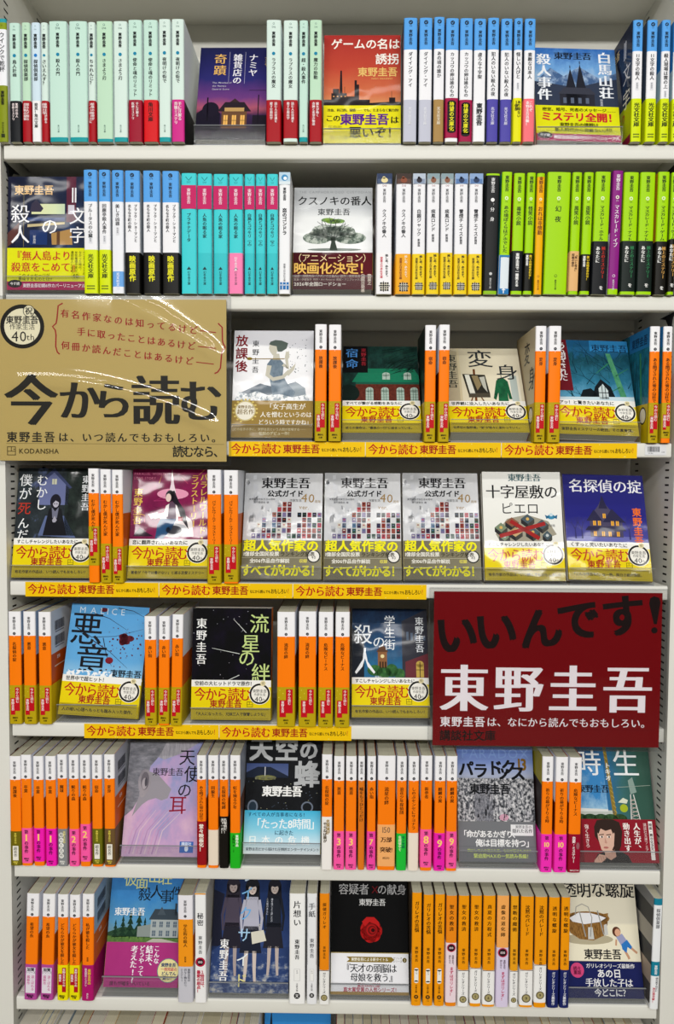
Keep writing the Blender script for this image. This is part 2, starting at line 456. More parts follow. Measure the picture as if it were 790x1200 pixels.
def sp_grn(mb, tt, o):
    ink = o.get('ink', '243a10')
    vtext(mb, AUTH, .5, .03, .165, 5.0, ink, 'M', pitch=1.0)
    mb.c(.5, .215, min(.17, 2.2 / (mb.W * 1000)), 'eef4d8', 2); mb.c(.5, .215, min(.09, 1.2 / (mb.W * 1000)), o['g'], 3)
    mb.t('ひ6', .5, .243, 2.2 / (mb.W * 1000), ink, 2, center=True)
    if o.get('wide'):
        mb.t('幻', .5, .30, .27, ink, 3, True, 'm'); mb.t('夜', .5, .385, .27, ink, 3, True, 'm')
    else: vtext(mb, tt, .5, .275, o.get('tb', .62), 5.9, ink, 'n')
    if not o.get('obi'):
        mb.c(.5, .85, min(.14, 1.8 / (mb.W * 1000)), ink, 2); mb.c(.5, .85, min(.1, 1.3 / (mb.W * 1000)), o['g'], 3)
        vtext(mb, '集英社文庫', .5, .88, .965, 2.7, ink, 'r')
def sp_kod(mb, tt, o):
    vtext(mb, AUTH, .5, .045, .165, 4.1, '16161a', 'n', pitch=1.05)
    mb.c(.5, .195, min(.17, 1.9 / (mb.W * 1000)), '26262c', 2); mb.t('ひ', .5, .195, 1.9 / (mb.W * 1000), 'd8d8de', 3, center=True)
    mb.t('17', .5, .222, 2.2 / (mb.W * 1000), 'f4d8c0', 3, center=True)
    vtext(mb, tt, .5, .27, o.get('tb', .64), o.get('ts', 5.2), o.get('tc', '40200c'), 'n')
    if o.get('shin'): vtext(mb, '新装版', .5, o['shin'], .63, 2.6, '40200c', 'm')
def sp_bun(mb, tt, o):
    vtext(mb, tt, .5, .075, .44, 6.0, o.get('ink', '3c2406'), 'n', pitch=o.get('tp', 1.25))
    if o.get('tail') != 'none' : vtext(mb, AUTH, .5, .47 if len(tt) > 4 else .46, .64, 4.4, o.get('ink', '3c2406'), 'n', pitch=1.25)
    if not o.get('obi'):
        mb.r(.28, .675, .72, .785, 'f2efe6', 2); mb.e(.5, .675, .22, .012, 'f2efe6', 2); mb.e(.5, .785, .22, .012, 'f2efe6', 2)
        vtext(mb, 'ひ13', .5, .685, .775, 2.6, '3a3020', 'r', 3)
        vtext(mb, '文春文庫', .5, .81, .89, 2.9, '3c2406', 'm')
        mb.c(.5, .92, .22, '2a1c10', 2); mb.t('文', .5, .92, .26, 'f0a020', 3, center=True, sty='b')
        mb.t('720', .5, .955, .18, '3c2406', 3, center=True)
def sp_himitsu(mb, tt, o):
    mb.r(0, 0, 1, .012, 'e8a040', 2)
    vtext(mb, tt, .5, .175, .37, 8.6, '22242a', 'm', pitch=1.1); vtext(mb, AUTH, .5, .385, .57, 5.4, '2c2e34', 'm', pitch=1.2)
def sp_kata(mb, tt, o):
    vtext(mb, tt, .5, .06, .36, 10.5, '1c1d20', 'm', pitch=1.15); vtext(mb, AUTH, .5, .41, .62, 6.4, '1c1d20', 'M', pitch=1.1)
    mb.r(.3, .68, .7, .79, 'd4d4d4', 2); mb.r(.33, .683, .67, .787, 'f4f4f2', 3); vtext(mb, 'ひ13', .5, .69, .78, 2.6, '34343a', 'r', 4)
    vtext(mb, '文春文庫', .5, .81, .89, 2.9, '26262a', 'r'); mb.c(.5, .925, .2, '1a1a1e', 2); mb.t('文', .5, .925, .24, 'f0f0f0', 3, center=True, sty='b')
def sp_tegami(mb, tt, o):
    vtext(mb, tt, .5, .08, .30, 9.0, '505258', 'm', pitch=1.15); vtext(mb, AUTH, .5, .40, .62, 6.0, '505258', 'm', pitch=1.15)
    mb.r(.05, .03, .08, .64, '9a9ca2', 2); mb.r(.92, .03, .95, .64, '9a9ca2', 2)
    mb.r(.3, .68, .7, .79, 'd4d4d4', 2); mb.r(.33, .683, .67, .787, 'f4f4f2', 3); vtext(mb, 'ひ13', .5, .69, .78, 2.6, '34343a', 'r', 4)
    vtext(mb, '文春文庫', .5, .81, .89, 2.6, '26262a', 'r'); mb.c(.5, .92, .24, '1a1a1e', 2); mb.t('文', .5, .92, .26, 'f0f0f0', 3, center=True, sty='b')
def sp_club(mb, tt, o):
    vtext(mb, tt, .5, .09, .27, 5.4, '34363c', 'm'); vtext(mb, AUTH, .5, .60, .685, 4.2, 'f2f6f8', 'b', 4)
    vtext(mb, '読み返すほどに', .66, .71, .84, 3.2, '22242a', 'm'); vtext(mb, '30万部突破！', .36, .80, .97, 3.6, 'c8203c', 'M')
def sp_wink(mb, tt, o):
    mb.t('ひ', .5, .055, .2, '26300c', 2, center=True)
    vtext(mb, tt, .5, .11, .46, 7.0, '36383e', 'm'); vtext(mb, AUTH, .5, .585, .70, 4.4, '1e220c', 'x')
    vtext(mb, '祥伝社文庫', .5, .84, .93, 2.8, '26300c', 'r'); mb.r(.3, .935, .7, .965, '26300c', 3)
def sp_black(mb, tt, o):
    vtext(mb, AUTH, .5, .035, .16, 4.8, 'e4e4e4', 'M'); mb.c(.5, .218, .14, 'f0f0f0', 2); mb.t('？', .62, .255, .2, 'c8c8c8', 3, center=True)
    vtext(mb, '分', .5, .28, .34, 5.4, 'f2f2f2', 'm'); vtext(mb, '身', .5, .36, .42, 5.4, 'f2f2f2', 'm')
    mb.c(.5, .83, .11, 'c8c8c8', 2); vtext(mb, '集英社文庫', .5, .865, .955, 2.7, 'd8d8d8', 'r')
def sp_koi(mb, tt, o):
    mb.r(0, .0, 1, .10, 'b9d4e6', 2); mb.e(.5, .045, .3, .026, '3e8fc4', 3); mb.e(.55, .05, .16, .014, 'f4f8fa', 4); mb.r(0, .075, 1, .10, 'dce8ee', 3)
    vtext(mb, AUTH, .5, .125, .235, 4.1, '3a3c42', 'b'); vtext(mb, tt, .5, .295, .53, 5.6, '26282e', 'x')
    vtext(mb, '実業之日本社文庫', .5, .75, .90, 3.0, '50525a', 'r'); mb.r(.1, .905, .9, .965, '1f6fb4', 2); mb.r(.3, .905, .36, .965, 'eef2f6', 3); mb.r(.62, .905, .68, .965, 'eef2f6', 3); mb.r(.1, .925, .9, .931, 'eef2f6', 3)
def sp_gali(mb, tt, o):
    vtext(mb, tt, .5, .08, .40, 5.0, '4a2a08', 'b', pitch=1.2); vtext(mb, AUTH, .5, .47, .64, 3.8, '4a2a08', 'm', pitch=1.2)

STYLE = {   # draw, spine bands, left side, right side, look
 'kad': (sp_kad, [(1, 'c4e4d6')], [(1, 'e6efee')], [(1, 'e3eeee')], 'pale mint paperback'),
 'kadgreen': (sp_kad, [(1, 'bfe0c4')], [(1, 'e6efee')], [(1, 'e3eeee')], 'pale green paperback'),
 'kadblue': (sp_kad, [(1, 'cfe3ef')], [(1, 'dfe8f2')], [(1, 'e3e8ee')], 'pale blue paperback'),
 'kadpale': (sp_kad, [(1, 'd6e9e0')], [(1, 'e6efee')], [(1, 'e3eeee')], 'whitish mint paperback'),
 'blue': (sp_blue, [(.255, '57a3ea'), (1, 'f1f1f5')], [(1, '3a4658')], [(1, 'c9d3dc')], 'blue-topped white paperback'),
 'cyan': (sp_cyan, [(1, '3fd0d6')], [(1, '48b8c0')], [(1, 'd8e8ea')], 'turquoise paperback with magenta panel'),
 'jit': (sp_jit, [(1, 'f0f0f4')], [(1, 'c8ccd4')], [(1, '9fa4ac')], 'white paperback with picture top'),
 'grn': (sp_grn, [(1, 'a3d900')], [(1, '6f8f10')], [(1, 'd7dccb')], 'lime green paperback'),
 'kod': (sp_kod, [(.215, 'f4f3f6'), (1, 'ff7f0a')], [(.4, 'dfe2ea'), (1, '6a2a10')], [(.385, 'dcdfe8'), (1, 'c65a10')], 'white-topped orange paperback'),
 'bun': (sp_bun, [(1, 'f39a07')], [(1, '4a3c2c')], [(1, 'dcd6cc')], 'amber paperback'),
}
FACE = {}           # face-out books: name -> (px left, px right, short name) per row, filled from the table
def ordinal_place(row, run, i, left, right):
    n = len(run); k = ORD[i + 1] if i + 1 < len(ORD) else None; r = ORD[n - i] if n - i < len(ORD) else None
    first = 2 * i < n
    if first and left: return '%s spine right of the %s' % (k, left)
    if first and right and n > 4: return '%s spine from the left end of the %s shelf' % (k, ROWNAME[row])
    if right: return '%s spine left of the %s' % (r, right)
    if left and n > 4: return '%s spine from the right end of the %s shelf' % (r, ROWNAME[row])
    return '%s spine right of the %s' % (k, left)

SPX = {}            # what stands where along each shelf
def make_spine(row, spec, place):
    x0, x1, top, style, tt, o = spec
    draw, sb, lb, rb, look = STYLE[style] if style in STYLE else (o['draw'], o['sb'], o.get('lb', [(1, 'd8d8d8')]), o.get('rb', [(1, 'd8d8d8')]), o['look'])
    look = o.get('look', look); sb = o.get('sb', sb); lb = o.get('lb', lb); rb = o.get('rb', rb)
    Y = -PROUD[row] - o.get('fw', 0)
    ym = (top + SHELF_PX[row][1]) / 2
    A = ray(x0, ym, Y); B = ray(x1, ym, Y); w = B.x - A.x - .0007; cx = (A.x + B.x) / 2
    z0 = ZS[row] + .0002
    H = ray((x0 + x1) / 2, top, Y).z - z0
    lean = 0.0
    if o.get('bx') is not None:       # bottom edge shifted by bx pixels against the top: the book leans
        lean = math.atan2(-o['bx'] * w / (x1 - x0), H); cx = cx
    loc = (cx, Y, z0); rot = (0, lean, o.get('yaw', 0))
    hx = w / 2 + abs(math.sin(lean)) * H / 2; lim = WS / 2 + .0030
    cx2 = max(-lim + hx, min(lim - hx, cx)); loc = (loc[0] + cx2 - cx, loc[1], loc[2]); cx = cx2
    SPX.setdefault(row, []).append((cx - w / 2 - abs(math.sin(lean)) * H / 2 - .0003, cx + w / 2 + abs(math.sin(lean)) * H / 2 + .0003))
    if lean: loc = (cx - math.sin(lean) * H / 2, Y, z0 + abs(math.sin(lean)) * w / 2)
    obi = o.get('obi'); band = (' with %s band' % obi['name']) if obi else ''
    if len((look + band + ' ' + place).split()) > 16: band = band.replace(' with ', ', ')
    label = (look + band + ', ' + place)
    if len(label.split()) > 16: print('LONG', len(label.split()), label)
    t = thing('paperback', label, 'book', loc, rot, 'spine-out paperbacks on the %s shelf' % ROWNAME[row])
    D = .104
    mb = MB(); mb.kind = 'paper'; mb.sheet(w, H, base=12); mb.ground = sb[0][1]
    zb = sorted({0.0, 1.0} | {u for u, _ in sb if u < 1} | {u for u, _ in lb if u < 1} | {u for u, _ in rb if u < 1})
    jacket_body(mb, w, H, D, zb, bands(sb), bands(lb), bands(rb))
    draw(mb, tt, o)
    if o.get('side'): o['side'](mb, w, H, D)
    later(mb, 'jacket', t)
    pb = MB(); pb.box(-w / 2 + .0006, w / 2 - .0006, .0022, D - .0006, .0004, H - .0007, mat(o.get('page', PAGE), 'page')); pb.build('page_block', t)
    if obi:
        v0, v1 = obi['v0'], obi.get('v1', 1.0)
        ob = MB(); ob.kind = 'paper'
        h = H * (v1 - v0)
        c = obi['c']; cl = obi.get('side', c)
        zz = sorted({0.0, 1.0} | {u for u, _ in obi.get('bands', [])[:-1]})
        f = bands(obi['bands']) if obi.get('bands') else bands([(1, c)])
        jacket_body(ob, w, h, D - .002, zz, f, bands([(1, cl)]), bands([(1, cl)]), grow=.00025, z0=H * (1 - v1))
        ob.sheet(w, h, (lambda base: (lambda a, b, l: (a, -EPS * l, base + b)))(H * (1 - v1)), base=17)
        if obi.get('draw'): obi['draw'](ob, obi)
        later(ob, 'belly_band', t)
    return t

# ---- belly bands of the spine-out books (printing in the band's own 0..1 frame)
def ob_lines(cols, sty='M', v0=.06, v1=.95, mm=4.0):
    """cols: [(text, u, colour)]"""
    def f(mb, o):
        for tx, u, c in cols: vtext(mb, tx, u, v0, v1, mm, c, sty)
    return f
def OB(name, c, v0, draw=None, **k): return dict(name=name, c=c, v0=v0, draw=draw, **k)
def d_imakara(mb, o):
    k = mb.W / mb.H
    for (u, v) in ((.16, .08), (.34, .16), (.10, .26), (.2, .45)): mb.c(u, v, .03, 'e6d040', 1)
    mb.r(.50, .05, .88, .66, 'c01220', 2); mb.r(.14, .33, .50, .76, 'c01220', 2)
    vtext(mb, '今から読む', .69, .07, .65, 4.0, 'f6ece8', 'm', 4); vtext(mb, AUTH, .32, .35, .75, 3.9, 'f6ece8', 'M', 4)
    mb.t('講談社', .5, .84, 2.4 / (mb.W * 1000), '2a2408', 3, center=True, sty='b'); mb.t('文庫', .5, .91, 2.4 / (mb.W * 1000), '2a2408', 3, center=True, sty='b')
IMA = lambda v0=.655, **k: OB('yellow-red', 'b9a010', v0, d_imakara, **k)
def d_case(n):
    def f(mb, o):
        vtext(mb, '第', .5, .045, .17, 5.4, '2a1420', 'n'); mb.t(n, .5, .265, .95 if len(n) == 1 else .62, 'ffd870', 3, center=True, sty='n')
        vtext(mb, 'の事件', .5, .365, .75, 5.6, '2a1420', 'n'); mb.t('講談社', .5, .87, 2.3 / (mb.W * 1000), '2a1420', 3, center=True, sty='b'); mb.t('文庫', .5, .925, 2.3 / (mb.W * 1000), '2a1420', 3, center=True, sty='b')
    return f
def CASE(n, c='ff5aa8', v0=.66, nm='pink', **k): return OB(nm + ' numbered', c, v0, d_case(n), **k)
def d_bubbles(mb, o):
    vtext(mb, '東野圭吾の', .72, .05, .45, 3.4, 'e8dc90', 'M')
    for k, ch in enumerate('隠れた名作'):
        mb.c(.40, .16 + .14 * k, .26, 'f2f0ea', 2); mb.t(ch, .40, .16 + .14 * k, .38, '6a6c70', 3, center=True, sty='n')
    mb.t('講談社', .5, .87, .2, 'f2f0ea', 3, center=True, sty='b'); mb.t('文庫', .5, .925, .2, 'f2f0ea', 3, center=True, sty='b')
def d_chomei(mb, o):
    vtext(mb, '東野圭吾の', .5, .04, .36, 3.2, 'e6d452', 'M'); mb.r(.24, .42, .76, .84, 'f1ece0', 2); vtext(mb, '超名作', .5, .45, .83, 4.6, '2c2a20', 'm', 4)
    mb.t('講談社', .5, .89, 2.2 / (mb.W * 1000), 'e6d452', 3, center=True, sty='b'); mb.t('文庫', .5, .94, 2.2 / (mb.W * 1000), 'e6d452', 3, center=True, sty='b')
def d_osusu(mb, o):
    vtext(mb, '推し本、あります。', .68, .04, .62, 4.0, o.get('ink', '2a2410'), 'M'); vtext(mb, '実業之日本社文庫', .34, .10, .64, 3.4, o.get('ink2', '5a4a10'), 'M')
    jn_mark(mb, .72, 3)
def d_eiga(mb, o): vtext(mb, '映画原作', .5, .08, .94, 8.2, 'e8e21a', 'x')
def d_gokujo(c):
    def f(mb, o):
        vtext(mb, 'あなたに', .32, .10, .52, 5.2, 'f2f2ee', 'M'); vtext(mb, '極上のミステリー', .68, .10, .82, 5.0, c, 'M'); mb.t('を', .62, .88, 5.2 / (mb.W * 1000), 'f2f2ee', 3, center=True, sty='b')
    return f
def d_gali(mb, o):
    vtext(mb, 'ガリレオシリーズ', .5, .06, .68, 4.2, '26262c', 'm'); mb.c(.5, .80, .34, '5c5236', 2); mb.c(.5, .80, .26, 'a89c6c', 3); mb.t(o.get('n', '3'), .5, .80, .3, '2a2414', 4, center=True, sty='b')
    mb.r(0, 0, 1, .015, '3a2c14', 2)
def d_mazuwa(mb, o):
    mb.c(.5, .08, .40, 'c03050', 2); mb.c(.5, .08, .32, '26161a', 3); mb.t('100', .5, .08, .28, 'e8d8dc', 4, center=True, sty='b')
    vtext(mb, '東野圭吾、', .66, .20, .40, 3.0, '4a2430', 'm'); vtext(mb, '読むなら', .38, .20, .38, 3.0, '4a2430', 'm'); vtext(mb, 'まずはガリレオ！', .55, .40, .95, 5.0, 'c02858', 'b')
def d_navy(mb, o): vtext(mb, 'ガリレオシリーズ最新作', .5, .05, .93, 4.4, 'e8eaf2', 'b')
def d_taibou(mb, o):
    k = mb.W / mb.H; b = o.get('e', .86)
    mb.e(.5, .12, .34, .06, '16100e', 2); mb.r(.16, .12, .84, b - .04, '16100e', 2); mb.e(.5, b - .04, .34, .06, '16100e', 2); vtext(mb, '待望の文庫化', .5, .10, b, 6.0, 'f0ea20', 'b', 4)
def d_name(mb, o): vtext(mb, AUTH, .5, .08, .62, 7.6, '22242c', 'x')
def d_kobun(mb, o):
    vtext(mb, '光文社文庫', .5, .10, .66, 7.2, '26340a', 'M'); mb.r(.2, .82, .8, .845, '6a7a10', 2); mb.r(.2, .88, .8, .905, '6a7a10', 2)
KB = lambda: OB('yellow-green', 'd6e606', .645, d_kobun, side='c2cc10')
def d_purp(mb, o): vtext(mb, '光文社文庫', .5, .10, .55, 4.6, 'd8d6ea', 'm')

# printing on the visible side covers
def side_sheet(mb, sx, w, H, D, base=14):
    x = sx * w / 2
    if sx > 0: mb.sheet(D, H, lambda a, b, l: (x + EPS * l, D / 2 + a, b), base)
    else: mb.sheet(D, H, lambda a, b, l: (x - EPS * l, D / 2 - a, b), base)
def barcodes(mb, w, H, D):
    side_sheet(mb, 1, w, H, D, 2)
    for v in (.10, .235):
        u = .14
        random.seed(3)
        while u < .45:
            q = random.choice((.006, .010, .016)); mb.r(u, v, u + q, v + .085, '3a3c48', 2); u += q + random.choice((.006, .009))
        mb.r(.15, v + .095, .44, v + .105, '7a7c88', 2)
    mb.t('定価', .2, .43, .05, 'f0e0d8', 2, sty='b'); mb.r(.12, .50, .60, .51, 'e8c8b0', 2)
def side_night(mb, w, H, D):
    side_sheet(mb, -1, w, H, D)
    mb.r(0, 0, 1, 1, art('night', NIGHT[0], **NIGHT[1]), 1)
    mb.t('11', .72, .16, .22, 'f0eef4', 3, sty='t', sy=1.4); mb.t('文', .84, .38, .24, 'f0eef4', 3, True, 't'); mb.t('字', .84, .60, .24, 'f0eef4', 3, True, 't')
    mb.t(AUTH, .1, .12, .12, 'e8c890', 3, sty='b'); mb.r(0, .655, 1, 1, 'b4c40c', 2); mb.r(0, .93, 1, 1, '8a1038', 3); mb.t('『無人島より', .1, .74, .12, 'b02018', 3, sty='M')
def side_room(mb, w, H, D):
    side_sheet(mb, -1, w, H, D); mb.r(0, 0, 1, .66, art('roomside', [(0, '9a8a66'), (1, 'd8ccae')], a=1, b=0), 1)
    mb.t('変', .6, .2, .3, '2a2c30', 3, True, 'm'); mb.t('身', .86, .44, .3, '2a2c30', 3, True, 'm'); mb.r(0, .66, 1, 1, 'c9b010', 3); mb.c(.84, .76, .11, '222222', 4); mb.c(.84, .76, .09, 'e8e4da', 5)
def side_tree(mb, w, H, D):
    side_sheet(mb, -1, w, H, D); mb.r(0, 0, 1, 1, art('treeside', [(.2, '123c4a'), (.5, '1f6f86'), (.8, '2c88a8')], a=0, b=0, off=.5, noise=1.2, scale=9), 1)
    mb.r(.35, 0, 1, .17, '2a7ab4', 2); mb.t(AUTH, .42, .10, .13, '163050', 3, sty='b')
    for k in range(7): mb.l([(.3 + .1 * k, .25), (.4 + .06 * k, .42), (.28 + .1 * k, .62)], .012, '16384a', 3)
    mb.l([(.72, .2), (.78, .65)], .05, '3a8a60', 4); mb.r(0, .66, 1, 1, 'c9b010', 5); mb.c(.84, .76, .11, '222222', 6); mb.c(.84, .76, .09, 'e8e4da', 7)
def side_ptn(mb, w, H, D):
    side_sheet(mb, -1, w, H, D)
    for k, c in enumerate(('8a8c90', '33353a', 'a8a49c', '2c2e34', 'b0a090', '54504c')): mb.p([(0, k * .17 - .02), (1, k * .17 - .08), (1, k * .17 + .1), (0, k * .17 + .15)], c, 1 + k)
NIGHT = ([(0, '0c1024'), (.4, '1a2440'), (.7, '24406a'), (1, '10162c')], dict(a=.2, b=.2, off=.2, noise=.9, scale=3))

